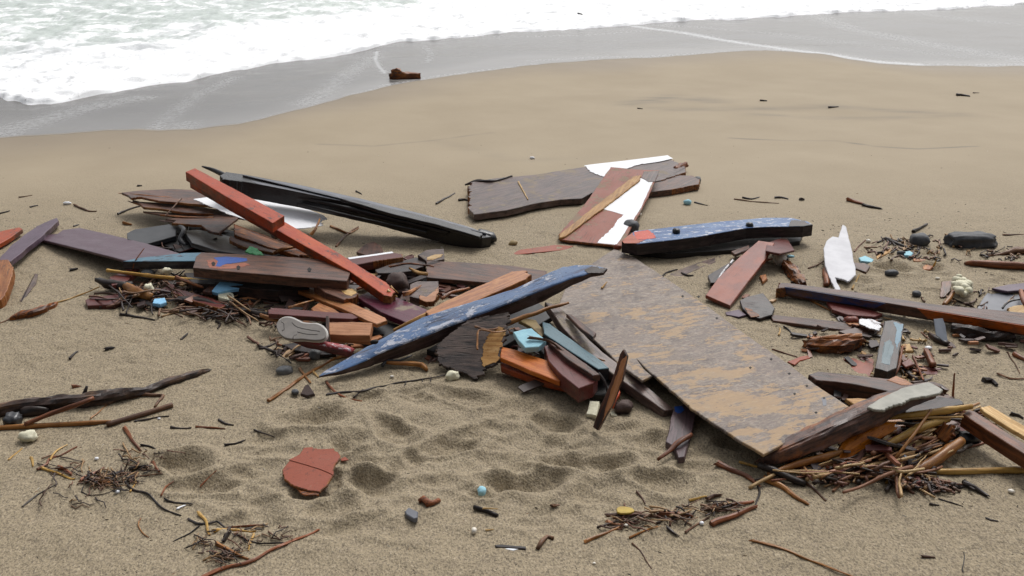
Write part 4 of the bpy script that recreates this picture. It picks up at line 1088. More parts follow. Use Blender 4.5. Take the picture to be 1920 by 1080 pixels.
T('thin grey root bending beside the pale blue foam', [(990, 632, .18), (1030, 640, .17), (1060, 660, .15), (1105, 690, .12)], 'twig', 7, 'root', 'root')
T('thin twig hooked over the top of the bark sheet', [(895, 655, .13), (898, 620, .17), (930, 622, .17), (965, 615, .16)], 'cane', 5)
T('second thin twig over the top of the bark sheet', [(890, 612, .18), (925, 618, .17), (975, 600, .17)], 'twig', 5)
Lf('root', 'short curled orange root below the blue beam, left of the bark sheet', 'root', [(725, 680, 6, .03), (760, 682, 9, .025), (790, 684, 10, .02), (800, 694, 7, .012)], 'cane', rough=.2)
Lf('film_strip', 'black curled strip hanging below the blue beam', 'strip', [(716, 686, 8, .02), (728, 676, 5, .035), (750, 676, 4, .04), (772, 666, 3, .06)], 'plastic', rough=.1)
# plywood
pw = S('plywood_sheet', 'large weathered plywood sheet sloping down right of the blue beam', 'plywood',
       [(1152, 466), (1190, 483), (1250, 522), (1330, 576), (1400, 628), (1480, 683), (1530, 722), (1592, 762), (1540, 793), (1432, 852), (1375, 818), (1300, 768), (1224, 702), (1193, 672), (1206, 690), (1222, 704), (1204, 713), (1165, 686), (1100, 622), (1045, 575), (1070, 520)],
       'ply', th=.014, A=(1152, 466, .035), B=(1510, 806, .10), roll=-3.0, jag=.002, broken=[10, 11], amp=.006)
for nx_, ny_ in ((1407, 689), (1446, 673), (1480, 700), (1513, 723), (1545, 746), (1530, 773), (1490, 738), (1310, 556), (1280, 555), (1344, 596)):
    S('nail_hole', None, None, [(nx_ - 3, ny_), (nx_, ny_ - 2), (nx_ + 3, ny_), (nx_, ny_ + 2.5)], 'hole', th=.0012, parent=pw)
S('paint_mark', 'grey paint mark', None, [(1541, 745), (1549, 744), (1550, 760), (1543, 761)], 'slate', th=.0009, parent=pw, broken='all', amp=.003)
T('short straw on the plywood near its top corner', [(1128, 540, .08), (1138, 529, .08)], 'reed', 4, 'straw', 'straw', wob=.002)
pb = S('purple_board', 'purple-brown board end poking out below the lower edge of the plywood', 'board', [(1264, 764), (1285, 757), (1305, 762), (1300, 800), (1284, 856), (1272, 858), (1264, 838), (1248, 828)], wood('purple_brown', (.085, .055, .06), (.05, .034, .036), rough=.42, bump=.3), th=.03, jag=.002, z=.04)
S('paint_patch', 'blue paint patch', None, [(1265, 762), (1278, 761), (1284, 768), (1275, 776), (1266, 772)], 'cobalt', th=.001, parent=pb, broken='all', amp=.006)
Lf('root', 'rusty twig lying over the purple-brown board end', 'twig', [(1233, 862, 6, .03), (1255, 845, 8, .045), (1275, 828, 10, .06), (1296, 815, 8, .06)], 'rtwig', rough=.2, wob=.01)

shards('board_litter', 'broken bits of board packed into the gaps of the left heap', 'bits', [(400, 465, 120, 28, 40, .07, 5, 15), (500, 465, 90, 22, 30, .08, 5, 15), (360, 555, 130, 28, 46, .05, 4, 12), (560, 575, 60, 20, 14, .04, 4, 11), (255, 470, 60, 20, 6, .03, 5, 10)], 'shard', 21)
shards('board_litter', 'broken bits of board packed around the blue beam', 'bits', [(730, 515, 80, 32, 36, .06, 4, 13), (650, 595, 120, 40, 46, .05, 4, 13), (860, 545, 80, 24, 18, .05, 5, 12), (980, 640, 60, 40, 26, .08, 5, 13), (1080, 700, 60, 40, 22, .06, 4, 12), (860, 670, 60, 24, 14, .03, 4, 10), (565, 660, 60, 16, 10, .02, 3, 8)], 'shard', 22)

for L_ in ([(480, 356, 6, .265, 9), (600, 380, 7, .215, 10), (720, 408, 7, .16, 10), (840, 436, 6, .095, 8)], [(560, 384, 5, .20, 8), (690, 414, 5, .145, 8), (800, 437, 5, .09, 7)]):
    Lf('side_ridge', None, None, L_, 'black', parent=bb, e=4, rough=.1)

for lab, pts, mm, w in (
    ('brown torn stick across the gap right of the long red beam tip', [(756, 552, .12), (775, 545, .12), (800, 530, .13)], 'rust', 10),
    ('dark stick wedged under the wine-red plank', [(740, 600, .06), (770, 612, .06), (800, 604, .07)], 'dtwig', 9),
    ('orange torn strip under the thin maroon plank', [(490, 592, .05), (520, 600, .05), (545, 602, .05)], 'cane', 9),
    ('brown stick poking left from under the brown timber', [(330, 520, .10), (352, 528, .10), (380, 538, .09)], 'rust', 9),
    ('orange torn strip leaning on the black flat board', [(520, 470, .12), (560, 462, .13), (600, 470, .12)], 'cane', 8),
    ('dark root hanging from the long red beam', [(560, 486, .12), (572, 496, .09), (580, 512, .06)], 'dtwig', 6),
    ('thin brown lath across the dark wet plank end', [(730, 500, .11), (770, 494, .12), (812, 500, .12)], 'rust', 7),
    ('brown strip at the right side of the squarish grey chunk', [(828, 560, .07), (850, 548, .08), (880, 540, .08)], 'rust', 9),
    ('orange splinter beside the teal painted plank', [(1090, 655, .13), (1110, 668, .13), (1132, 676, .12)], 'cane', 7),
    ('dark strip leaning at the right end of the square-ended board', [(1120, 700, .12), (1132, 716, .09), (1140, 740, .04)], 'dtwig', 10),
    ('brown stick in the shadow below the bright orange plank', [(990, 705, .04), (1020, 716, .04), (1060, 728, .03)], 'rust', 8)):
    T(lab, pts, mm, w, 'stick', 'stick')

shards('board_litter', 'larger broken board pieces jammed through the heap and around the beams', 'bits', [(430, 455, 130, 26, 22, .09, 13, 26), (600, 560, 110, 34, 20, .07, 11, 22), (760, 540, 80, 40, 18, .07, 10, 20), (340, 560, 110, 20, 12, .05, 9, 18), (1020, 680, 70, 40, 14, .07, 9, 18), (900, 620, 60, 40, 10, .06, 10, 18)], 'shard', 31)

# ================================================================== upper middle boards
tb = S('hull_board', 'long grey-brown hull board with sand on it, top middle of the wreckage', 'board',
       [(880, 350), (884, 341), (930, 334), (1000, 328), (1100, 312), (1180, 303), (1258, 298), (1284, 312), (1286, 322), (1240, 338), (1170, 352), (1108, 362), (1090, 372), (1050, 374), (1005, 381), (950, 394), (888, 402), (880, 392)],
       'grey', th=.045, z=.062, jag=.003, broken=[6, 7, 8, 17, 0], amp=.016)
S('paint_layer', 'white painted strip', None, [(1096, 310), (1110, 308), (1180, 300), (1252, 291), (1262, 297), (1236, 303), (1200, 308), (1170, 318), (1132, 331), (1108, 322)], 'white', th=.0016, A=(1100, 318, .066), B=(1258, 296, .068), parent=tb, broken=[5, 6, 7, 8, 9], amp=.012)
S('hull_board', 'shorter brown board with ragged right ends beside the top hull board', 'board', [(1215, 334), (1250, 328), (1298, 329), (1312, 336), (1311, 345), (1260, 355), (1215, 360)], 'brown', th=.045, z=.055, broken=[2, 3, 4], amp=.012)
T('pale straw lying across the left part of the top hull board', [(972, 341, .066), (980, 356, .066), (990, 374, .066)], 'pale', 4, 'straw', 'straw', wob=.002)
Lf('splinter', 'dark splinter along the upper left edge of the top hull board', 'splinter', [(872, 347, 3, .03), (895, 340, 7, .06), (925, 340, 6, .066), (960, 330, 3, .066)], 'dark', rough=.3)
T('dark twig stub at the left end of the top hull board', [(860, 375), (872, 374), (882, 377)], 'dtwig', 6)
Lf('rust_knot', 'rusty broken knot at the right tip of the top hull board', 'knot', [(1266, 318, 10, .05), (1278, 312, 12, .05), (1287, 308, 8, .05)], 'rtwig', rough=.4, freq=40, frag=.01)
rock('pebble', 'grey pebble at the far right end of the brown ragged board', 'pebble', 1308, 338, 6, 7, 'gstone')
pr = S('painted_board', 'broken thin board half red and half white, leaning on the top hull board', 'panel', [(1145, 313), (1200, 318), (1236, 319), (1216, 368), (1193, 410), (1164, 462), (1112, 456), (1050, 449), (1047, 440), (1092, 388), (1118, 352)],
       'panelred', th=.016, A=(1106, 456, .03), B=(1190, 318, .135), roll=0, jag=.002, broken=[5, 6], amp=.006)
S('paint_layer', 'white paint', None, [(1201, 334), (1224, 340), (1203, 388), (1156, 459), (1119, 455), (1150, 425), (1158, 412), (1170, 403), (1132, 392)], 'white', th=.0016, parent=pr, jag=.002, broken=[4, 5, 6], amp=.012)
S('batten', 'raw split batten', None, [(1188, 330), (1202, 328), (1200, 337), (1168, 362), (1120, 398), (1062, 441), (1048, 446), (1050, 438), (1105, 395)], 'raw', th=.014, parent=pr, jag=.003, broken=[0, 1, 2, 3, 6, 7], amp=.005)
S('wood_tab', 'grey-brown torn corner', None, [(1207, 321), (1236, 320), (1228, 340), (1216, 341), (1203, 333)], 'grey', th=.004, parent=pr, broken='all', amp=.005)
S('thin_strip', 'flat reddish strip half buried in the sand below the red and white board', 'strip', [(955, 478), (975, 468), (1040, 459), (1075, 461), (1060, 468), (1000, 474)], 'redraw', th=.008)
rock('brown_clump', 'tiny tan clump on the sand left of the red and white board', 'clump', 962, 456, 8, 5, 'cork', lump=.5, sub=2)
# blue and white beam
bw = S('blue_white_beam', 'thick beam with flaking blue and white top, right of the red and white board', 'beam',
       [(1166, 452), (1178, 441), (1190, 433), (1244, 427), (1342, 416), (1432, 408), (1482, 408), (1514, 415), (1524, 421), (1506, 424), (1440, 425), (1400, 427), (1307, 444), (1230, 453), (1195, 457)], 'bluew', th=.075, A=(1180, 446, .125), B=(1515, 420, .14), jag=.002)
S('red_end', 'red painted left end', None, [(1188, 435), (1214, 431), (1226, 437), (1230, 446), (1210, 449), (1194, 449)], wood('coral_paint', (.3, .1, .07), (.2, .07, .05), paint=(.56, .10, .065), cover=1.0, flake=(.6, .4, .36), fl=.6, rough=.45), th=.0012, parent=bw, broken='all', amp=.006)
S('bare_end', 'bare brown left corner', None, [(1166, 451), (1186, 436), (1194, 449), (1210, 450), (1196, 456), (1170, 456)], 'redraw', th=.0016, parent=bw, broken='all', amp=.006)
for hx, hy in ((1268, 434), (1406, 423)):
    rock('bolt', None, None, hx, hy, 7, 6, 'black', z=.137, parent=bw, sub=2)
S('bare_tip', 'bare dark right tip', None, [(1484, 413), (1506, 413), (1524, 421), (1506, 424), (1480, 424)], 'dark', th=.0014, parent=bw, broken='all', amp=.01)
S('under_shade_board', 'black board standing in for the shadow under the blue and white beam', 'board', [(1180, 470), (1300, 458), (1440, 442), (1505, 440), (1500, 452), (1400, 466), (1250, 476)], 'void', th=.03, z=.034)  # the beam's shadow laid in as a black board
rock('dark_stone', 'dark stone at the left end of the blue and white beam', 'stone', 1183, 425, 14, 12, 'stone', lump=.3)
rock('red_crumb', 'little red crumb at the plywood top corner', 'crumb', 1158, 463, 8, 5, 'redbrown', z=.045, sub=2)
# ================================================================== right side
S('red_plank', 'reddish-brown plank standing on its corner right of the plywood', 'plank', [(1422, 451), (1452, 455), (1440, 480), (1405, 525), (1369, 573), (1345, 563), (1323, 553), (1345, 522), (1388, 480)], 'redbrown', th=.022, A=(1345, 562, .04), B=(1438, 455, .11))
S('red_plank', 'short brown board crossing the top of the reddish-brown plank', 'plank', [(1438, 455), (1474, 443), (1490, 469), (1462, 475), (1436, 470)], 'maroon', th=.014, A=(1438, 462, .115), B=(1485, 456, .07))
S('dark_lath', 'dark slat with a white edge on the left of the reddish-brown plank', 'slat', [(1327, 516), (1374, 488), (1378, 500), (1350, 530), (1332, 530)], 'dark', th=.022, z=.045)
Lf('paint_edge', 'thin white-edged strip against the left of the reddish-brown plank', 'strip', [(1345, 526, 3, .055), (1357, 508, 4, .06), (1374, 488, 4, .06)], 'whitew', rough=.2)
S('brown_chip', 'small dark board poking out left under the top of the reddish-brown plank', 'board', [(1371, 471), (1404, 459), (1406, 466), (1378, 477)], 'brownclean', th=.02, z=.055)
S('flat_strap', 'flat grey-brown strap on the sand between the plywood and the reddish-brown plank', 'strap', [(1238, 523), (1262, 510), (1310, 492), (1362, 476), (1368, 480), (1325, 498), (1252, 528)], 'grey', th=.006)
S('raw_chip', 'orange chip under the right edge of the reddish-brown plank', 'chip', [(1424, 516), (1436, 514), (1439, 522), (1430, 528)], 'orange', th=.02)
db = S('dark_board', 'dark square-cornered board with a torn orange edge, below the reddish-brown plank', 'board', [(1387, 563), (1400, 556), (1431, 549), (1453, 578), (1448, 590), (1425, 597), (1405, 592), (1392, 577)], 'dark', th=.022, A=(1390, 570, .035), B=(1450, 580, .035), roll=8, broken=[5, 6], amp=.01)
S('torn_edge', 'torn orange edge', None, [(1396, 576), (1410, 580), (1424, 592), (1408, 595)], 'rust', th=.003, parent=db, broken='all', amp=.005)
S('board_scrap', 'thin dark scrap left of the dark square-cornered board', 'scrap', [(1360, 585), (1385, 580), (1400, 590), (1385, 594), (1362, 590)], 'violet', th=.008)
rock('pale_stone', 'pale oval stone at the top of the rotten orange stick', 'stone', 1464, 486, 11, 13, 'bone', lump=.2)
Lf('rotten_wood', 'rotten orange stick right of the reddish-brown plank', 'wood', [(1472, 490, 12, .03), (1482, 505, 20, .03), (1496, 522, 19, .028), (1504, 533, 12, .02)], 'rust', rough=.3, freq=28, frag=.03, e=3, ridge=.4, n=11)
rock('foam_crumb', 'tiny pale blue foam crumb beside the rotten orange stick', 'foam', 1482, 481, 7, 3, 'foamb', sub=2)
wp = S('white_board', 'broken greyish-white board with a tall pointed corner', 'panel', [(1580, 421), (1586, 424), (1591, 445), (1599, 475), (1605, 515), (1592, 527), (1566, 520), (1571, 532), (1576, 543), (1567, 545), (1555, 520), (1547, 497), (1544, 466), (1550, 451), (1561, 443), (1572, 445)],
       'panelwhite', th=.012, A=(1572, 540, .025), B=(1575, 423, .12), jag=.002, broken=[5, 6, 8, 9], amp=.008)
S('brown_block', 'small brown block touching the right side of the greyish-white board', 'block', [(1600, 492), (1622, 493), (1632, 499), (1624, 510), (1604, 503)], 'brown', th=.025)
Lf('rotten_wood', 'dark red wood bit at the lower left of the greyish-white board', 'wood', [(1547, 505, 8), (1550, 520, 12), (1549, 535, 8)], 'rtwig', rough=.3, frag=.01)
T('short yellow straw right of the greyish-white board', [(1598, 542), (1605, 528), (1611, 515)], 'reed', 5, 'straw', 'straw', wob=.002)
lb = S('long_beam', 'long beam crossing to the right edge, blue at its left end', 'beam',
       [(1456, 541), (1465, 530), (1482, 531), (1590, 545), (1740, 569), (1920, 586), (2010, 597), (2010, 624), (1920, 609.3), (1790, 588.4), (1650, 565.8), (1478, 538)], 'brownclean', th=.058, A=(1465, 535, .072), B=(1950, 603, .095), broken=[11, 0], amp=.01, jag=.001)


def side_sheet(parent, name, label, pts, m, a, b, th=.002):
    """thin paint layer on the upright front face under the edge a-b"""
    A_ = W(*a); B_ = W(*b); X = (B_ - A_).normalized(); n = Vector((0, 0, 1)).cross(X).normalized()
    if n.y > 0: n = -n
    p0 = A_ + n * .004
    P = [WPL(x, y, p0, n) for x, y in pts]
    V = [p + n * th for p in P] + [p - n * th for p in P]
    k = len(P)
    Fc = [tuple(range(k)), tuple(range(2 * k - 1, k - 1, -1))] + [(i, (i + 1) % k, (i + 1) % k + k, i + k) for i in range(k)]
    o = link(name, V, Fc, M[m], None, parent)
    o['label'] = label
    return o


M['orange_side'] = wood('orange_red_paint', (.25, .09, .04), (.10, .035, .02), paint=(.50, .13, .05), cover=1.0, rough=.4)
side_sheet(lb, 'blue_face', 'blue painted face', [(1472, 538), (1520, 545.5), (1600, 559), (1660, 568.5), (1640, 578), (1590, 570), (1545, 564), (1500, 556), (1474, 551)], 'navy', (1478, 538.6, .0735), (2010, 624.6, .0985))
side_sheet(lb, 'red_face', 'orange-red painted face', [(1720, 578), (1790, 589.5), (1920, 610.5), (2008, 624.6), (2008, 642), (1915, 626), (1830, 611), (1740, 597)], 'orange_side', (1478, 538.6, .0735), (2010, 624.6, .0985))
S('dark_bar', 'narrow straight dark bar below the long beam', 'bar', [(1444, 592), (1452, 590), (1550, 600), (1640, 612), (1652, 618), (1640, 626), (1540, 613), (1450, 601)], 'brownclean', th=.02, jag=.0015)
S('curved_board', 'curved dark board under the blue end of the long beam', 'board', [(1550, 566), (1570, 567), (1640, 583), (1655, 588), (1640, 594), (1590, 590), (1560, 580)], 'maroon', th=.02, z=.03)
Lf('rotten_wood', 'chewed orange-brown log end below the narrow dark bar', 'wood', [(1510, 645, 12), (1530, 648, 24), (1570, 648, 26), (1600, 644, 22), (1618, 640, 14)], 'rust', rough=.25, freq=25, frag=.03, e=3, ridge=.4, n=11)
Lf('rotten_wood', 'orange splinter lying on the chewed orange-brown log end', 'splinter', [(1535, 634, 6, .06), (1565, 632, 10, .065), (1612, 630, 12, .05)], 'orange', rough=.25, frag=.02, ridge=.35, n=9)
S('painted_scrap', 'white flaking scrap on the right end of the narrow dark bar', 'scrap', [(1611, 598), (1635, 598), (1652, 605), (1650, 619), (1632, 616), (1612, 607)], 'whitew', th=.01, z=.045, broken='all', amp=.008)
rock('rust_chunk', 'rusty chunk beside the white flaking scrap', 'chunk', 1596, 601, 15, 8, 'redbrown', lump=.35)
pt = S('short_post', 'short blue-grey post standing at the right end of the narrow dark bar', 'post', [(1658, 602), (1674, 600), (1695, 607), (1690, 640), (1681, 690), (1664, 697), (1640, 690), (1648, 650)], 'dark', th=.05, A=(1662, 694, .07), B=(1676, 602, .12), jag=.002)
S('paint_patch', 'blue-grey paint', None, [(1676, 604), (1694, 608), (1689, 635), (1682, 655), (1678, 640), (1682, 620)], 'lblue', th=.001, parent=pt, broken='all', amp=.008)
S('paint_patch', 'worn bluish face', None, [(1658, 640), (1668, 636), (1676, 650), (1668, 684), (1652, 680), (1654, 660)], 'teal', th=.0008, parent=pt, broken='all', amp=.006)
S('wood_chip', 'cream square chip right of the blue-grey post', 'chip', [(1692, 645), (1706, 644), (1713, 657), (1694, 658)], 'pale', th=.02)
Lf('rust_strip', 'thin orange strip along the right of the blue-grey post', 'strip', [(1692, 650, 5, .06), (1684, 690, 6, .04), (1676, 704, 6, .02)], 'rtwig', rough=.2)
S('metal_strip', 'grey metal strip hanging below the long beam', 'metal', [(1751, 598), (1768, 597), (1773, 612), (1777, 638), (1772, 642), (1755, 628)], 'metal', th=.006, A=(1768, 642, .015), B=(1760, 598, .10))
Lf('black_stick', 'black stick at the foot of the grey metal strip', 'stick', [(1742, 626, 6), (1758, 636, 11), (1778, 646, 10)], 'dark', e=4, rough=.12)
Lf('dark_log', 'dark wet log under the right part of the long beam', 'log', [(1785, 615, 18, .03), (1815, 622, 26, .03), (1850, 630, 24, .025), (1900, 632, 14, .02)], 'dark', rough=.3, freq=25, ridge=.4, n=11)
S('thin_sheet', 'thin red-brown sheet flat on the sand left of the blue-grey post', 'sheet', [(1580, 673), (1600, 670), (1638, 669), (1638, 690), (1632, 705), (1604, 704), (1596, 690)], 'redbrown', th=.006, broken='all', amp=.006)
S('thin_sheet', 'small red-brown sheet at the foot of the blue-grey post', 'sheet', [(1690, 680), (1706, 671), (1716, 682), (1698, 688)], 'redbrown', th=.012, z=.035)
S('thin_sheet', 'flat dull red scrap right of the small red-brown sheet', 'sheet', [(1706, 688), (1735, 684), (1758, 692), (1758, 702), (1715, 702)], 'maroon', th=.006, broken='all', amp=.008)
S('raw_offcut', 'orange wedge offcut on the dark layered timber', 'offcut', [(1662, 712), (1680, 704), (1700, 712), (1716, 722), (1690, 722)], 'orange', th=.02, z=.09)
Lf('rust_strip', 'short rusty strip right of the cream square chip', 'strip', [(1735, 656, 8, .03), (1742, 670, 11, .025), (1750, 686, 10, .015)], 'rtwig', e=4, rough=.2)
rock('white_shell', 'white shell fragment above the short rusty strip', 'shell', 1741, 653, 7, 4, 'white', sub=2)
T('thin rust stick from the cream square chip down to the dark layered timber', [(1712, 668, .03), (1722, 690, .03), (1732, 712, .05)], 'rtwig', 7, 'stick', 'stick')
Lf('black_stick', 'black bent stick under the small red-brown sheet', 'stick', [(1690, 690, 8), (1705, 702, 12), (1718, 714, 10)], 'dark', rough=.2)
S('dark_board', 'thin maroon scrap at the right edge of the plywood', 'scrap', [(1476, 678), (1500, 668), (1517, 666), (1520, 671), (1500, 676), (1490, 684)], 'redraw', th=.012)
T('thin stem pointing at the right edge of the plywood', [(1448, 655), (1470, 662), (1495, 669)], 'rtwig', 4)
S('slate_sheet', 'flat slate-grey sheet at the right edge', 'sheet', [(1832, 578), (1845, 556), (1858, 540), (1890, 534), (1960, 536), (1960, 570), (1905, 580), (1880, 586)], 'slate', th=.01)
S('violet_scrap', 'purple-brown board on top of the slate-grey sheet', 'board', [(1860, 540), (1890, 533), (1960, 526), (1960, 540), (1890, 546)], 'violet', th=.015, z=.03)
S('raw_block', 'pale raw block on the slate-grey sheet', 'block', [(1889, 578), (1900, 573), (1960, 568), (1960, 582), (1895, 590)], 'pale', th=.03, z=.045, broken=[0, 4], amp=.006)
Lf('rust_strip', 'rusty upright strip at the right edge, above the pale raw block', 'strip', [(1914, 545, 7, .05), (1918, 560, 9, .05), (1924, 572, 8, .05)], 'rtwig', e=4)
T('black twig lying across the slate-grey sheet', [(1880, 578, .03), (1892, 566, .04), (1930, 558, .045)], 'dtwig', 5)
Lf('driftwood_pole', 'smooth reddish pole entering from the right edge', 'pole', [(1808, 494, 3), (1822, 493, 11), (1870, 496, 14), (1960, 501, 15)], 'rtwig', rough=.08, freq=14)
Lf('root', 'dark root at the right edge above the reddish pole', 'root', [(1852, 480, 3), (1885, 475, 7), (1910, 470, 14), (1960, 474, 18)], 'twig', rough=.25)
T('thin twig above the dark root at the right edge', [(1880, 440), (1930, 440)], 'twig', 4)
rock('dark_stone', 'big oblong dark stone at the upper right', 'stone', 1823, 450, 42, 17, 'stone', h=14, e=2.6, lump=.26, sub=4)
rock('dark_stone', 'smaller roundish dark stone left of the big oblong one', 'stone', 1724, 450, 17, 13, 'stone', lump=.2)
rock('dark_stone', 'dark stone sitting in a footprint hollow right of the greyish-white board', 'stone', 1672, 512, 13, 6, 'stone')
rock('dark_stone', 'small dark bluish pebble left of the cream foam blob', 'pebble', 1719, 551, 8, 6, 'stone')
bl = rock('foam_blob', 'lumpy cream foam blob on the sand at the right', 'foam', 1803, 538, 14, 12, 'foamc', z=.045, lump=.3)
for (x, y, r_) in ((1795, 526, 8), (1815, 533, 8), (1799, 545, 8), (1816, 545, 7), (1790, 533, 6), (1806, 526, 6), (1806, 551, 6), (1800, 535, 9), (1809, 540, 8), (1792, 541, 5), (1819, 539, 5), (1798, 519, 5), (1811, 550, 5)):
    rock('lump', None, None, x, y, r_, r_, 'foamc', z=.05 + rnd.uniform(-.015, .015), lump=.25, parent=bl, sub=2)
S('brown_chip', 'thin brown chip left of the cream foam blob', 'chip', [(1763, 557), (1765, 528), (1785, 526), (1782, 545), (1772, 556)], 'brown', th=.008, A=(1768, 557, .012), B=(1775, 527, .04), broken=[0, 4], amp=.008)
Lf('raw_stick', 'pale stick leaning at the cream foam blob', 'stick', [(1770, 572, 8), (1780, 560, 9, .02), (1792, 540, 7, .04)], 'cane', rough=.12)
T('thin dark twig below the cream foam blob', [(1786, 560), (1810, 570), (1838, 582)], 'dtwig', 5)
S('foam_chunk', 'pale blue foam sliver right of the greyish-white board', 'foam', [(1610, 483), (1622, 479), (1638, 486), (1634, 491), (1614, 489)], 'foamb', th=.022, jag=.002)
S('foam_chunk', 'pale blue foam tip on a dark pebble, below the roundish dark stone', 'foam', [(1694, 472), (1706, 470), (1712, 474), (1708, 479), (1696, 478)], 'foamb', th=.025)
rock('pebble', 'dark pebble touching the pale blue foam tip', 'pebble', 1690, 475, 8, 5, 'stone')
S('raw_chip', 'slim orange chip between the two pale blue foam bits', 'chip', [(1643, 480), (1660, 470), (1671, 467), (1668, 472), (1652, 481), (1645, 485)], 'raw', th=.012)
S('raw_chip', 'flat orange chip below the pale blue foam tip', 'chip', [(1712, 484), (1736, 486), (1736, 490), (1713, 489)], 'orange', th=.012)
S('raw_chip', 'small orange chip with a straw standing beside it, below the flat orange chip', 'chip', [(1729, 500), (1736, 495), (1750, 499), (1744, 505), (1732, 505)], 'orange', th=.015)
T('little upright straw by the small orange chip', [(1750, 500), (1754, 492, .03), (1756, 485, .05)], 'reed', 4, 'straw', 'straw', wob=0)
T('black twig between the pale blue foam tip and the roundish dark stone', [(1660, 447), (1690, 460), (1724, 474)], 'dtwig', 7)
T('brown twig above the roundish dark stone', [(1712, 434), (1725, 428), (1738, 420)], 'dtwig', 8)
T('thin stem just right of the tall corner of the greyish-white board', [(1602, 472), (1612, 460), (1624, 450)], 'rtwig', 4)
rock('white_shell', 'white shell bit right of the tall corner of the greyish-white board', 'shell', 1628, 452, 4, 4, 'bone', sub=2)
T('short brown splinter crossing the left edge of the greyish-white board', [(1516, 503), (1532, 497), (1545, 489)], 'twig', 4)

# ================================================================== lower right
gp = Lf('driftwood_plank', 'thick weathered timber with a grey-white top, lying at the lower corner of the plywood', 'timber',
        [(1424, 868, 10, .03, 12), (1450, 856, 30, .06, 26), (1500, 834, 44, .095, 36), (1570, 803, 52, .13, 40), (1640, 770, 50, .165, 38), (1700, 744, 46, .19, 32), (1750, 730, 34, .205, 24), (1770, 735, 18, .205, 14)],
        wood('weathered_timber', (.13, .075, .06), (.045, .03, .028), light=(.30, .13, .065), rough=.38, bump=.5, flake=(.42, .44, .46), fl=.67, fscale=7, top=True, vary=.02), e=4.5, n=22, rough=.07, frag=.03, roll=-14, ridge=.10)
S('torn_skin', 'grey-white torn skin', None, [(1628, 760), (1655, 744), (1690, 727), (1742, 716), (1768, 730), (1762, 737), (1735, 743), (1712, 746), (1690, 757), (1660, 768), (1645, 768)], plain('grey_white_skin', (.37, .36, .31), (.26, .255, .22), 14, .6, .5, vary=.02), th=.012, A=(1640, 765, .215), B=(1765, 731, .25), parent=gp, jag=.003, broken=[6, 7, 8, 9, 10], amp=.012)
S('layered_timber', 'dark layered timber behind the weathered timber, at the right corner of the plywood', 'timber', [(1516, 702), (1535, 696), (1600, 703), (1680, 711), (1745, 728), (1790, 745), (1750, 752), (1680, 736), (1600, 720), (1530, 712)], 'brownclean', th=.07, A=(1520, 705, .085), B=(1780, 745, .09), jag=.003)
S('raw_strip', 'pale raw slat lying between the plywood corner and the weathered timber', 'slat', [(1585, 747), (1610, 746), (1680, 752), (1700, 760), (1660, 762), (1600, 757)], 'raw', th=.02, z=.07)
S('dark_board', 'dark splintered board under the grey-white end of the weathered timber', 'board', [(1690, 762), (1740, 742), (1800, 748), (1808, 757), (1760, 768), (1700, 778)], 'dark', th=.04, z=.11, broken='all', amp=.01)
S('dark_board', 'rusty brown board wedged between the plywood edge and the weathered timber', 'board', [(1500, 830), (1560, 792), (1598, 768), (1606, 775), (1560, 808), (1510, 838)], 'brownclean', th=.03, z=.075)
Lf('curved_bark', 'curved bright orange strip of bark in front of the weathered timber', 'bark', [(1578, 857, 22, .045, 10), (1590, 842, 32, .06, 12), (1620, 822, 34, .085, 12), (1650, 806, 30, .10, 11), (1676, 799, 16, .105, 9)], wood('orange_bark', (.52, .19, .045), (.33, .10, .022), rough=.45, bump=.35), e=3, rough=.12, roll=35, frag=.02, n=16, ridge=.12)
S('bark_chip', 'flat orange-brown bark flake standing in the reed pile', 'bark', [(1752, 808), (1770, 790), (1788, 796), (1788, 815), (1772, 828), (1758, 822)], 'rust', th=.02, A=(1758, 824, .05), B=(1780, 795, .11), broken='all', amp=.008)
Lf('reed', 'thick pale reed topmost in the reed pile, pointing right', 'reed', [(1640, 786, 8, .12), (1700, 779, 12, .13), (1770, 770, 13, .14), (1822, 762, 10, .14)], 'reed', nodes=.3, rough=.03)
Lf('reed', 'thin pale reed just below the topmost reed', 'reed', [(1690, 785, 5, .12), (1740, 783, 5, .12), (1806, 782, 4, .12)], 'pale', rough=.03)
Lf('reed', 'thick yellow reed rising to the right through the middle of the reed pile', 'reed', [(1648, 842, 9, .08), (1690, 820, 14, .09), (1730, 800, 16, .10), (1778, 786, 12, .10)], 'reed', nodes=.12, rough=.05)
Lf('reed', 'long brown stalk crossing the reed pile steeply', 'reed', [(1665, 878, 6, .03), (1690, 845, 6, .09), (1720, 806, 6, .14), (1746, 768, 5, .18)], 'cane', rough=.05)
Lf('cane', 'jointed orange cane on the sand at the right of the reed pile', 'cane', [(1688, 895, 12, .02), (1720, 882, 19, .025), (1755, 862, 21, .035), (1785, 840, 20, .05), (1804, 826, 16, .06)], 'cane', nodes=.14, rough=.05)
Lf('cane', 'straight yellow cane entering from the right edge', 'cane', [(1750, 884, 10), (1800, 884, 12), (1870, 882, 12), (1970, 880, 12)], 'reed', nodes=.33, rough=.03)
Lf('cane', 'dark brown cane lying along the lower edge of the weathered timber', 'cane', [(1422, 872, 13, .05), (1450, 882, 14, .045), (1480, 896, 14, .03), (1510, 908, 12, .015)], 'dtwig', rough=.1)
Lf('cane', 'orange split cane along the foot of the weathered timber', 'cane', [(1440, 890, 8, .03), (1490, 872, 13, .045), (1540, 858, 14, .06), (1580, 846, 10, .06)], 'cane', rough=.12)
Lf('cane', 'grey-brown cane below the orange split cane', 'cane', [(1500, 880, 10), (1540, 871, 13), (1566, 864, 10)], 'grey', rough=.1)
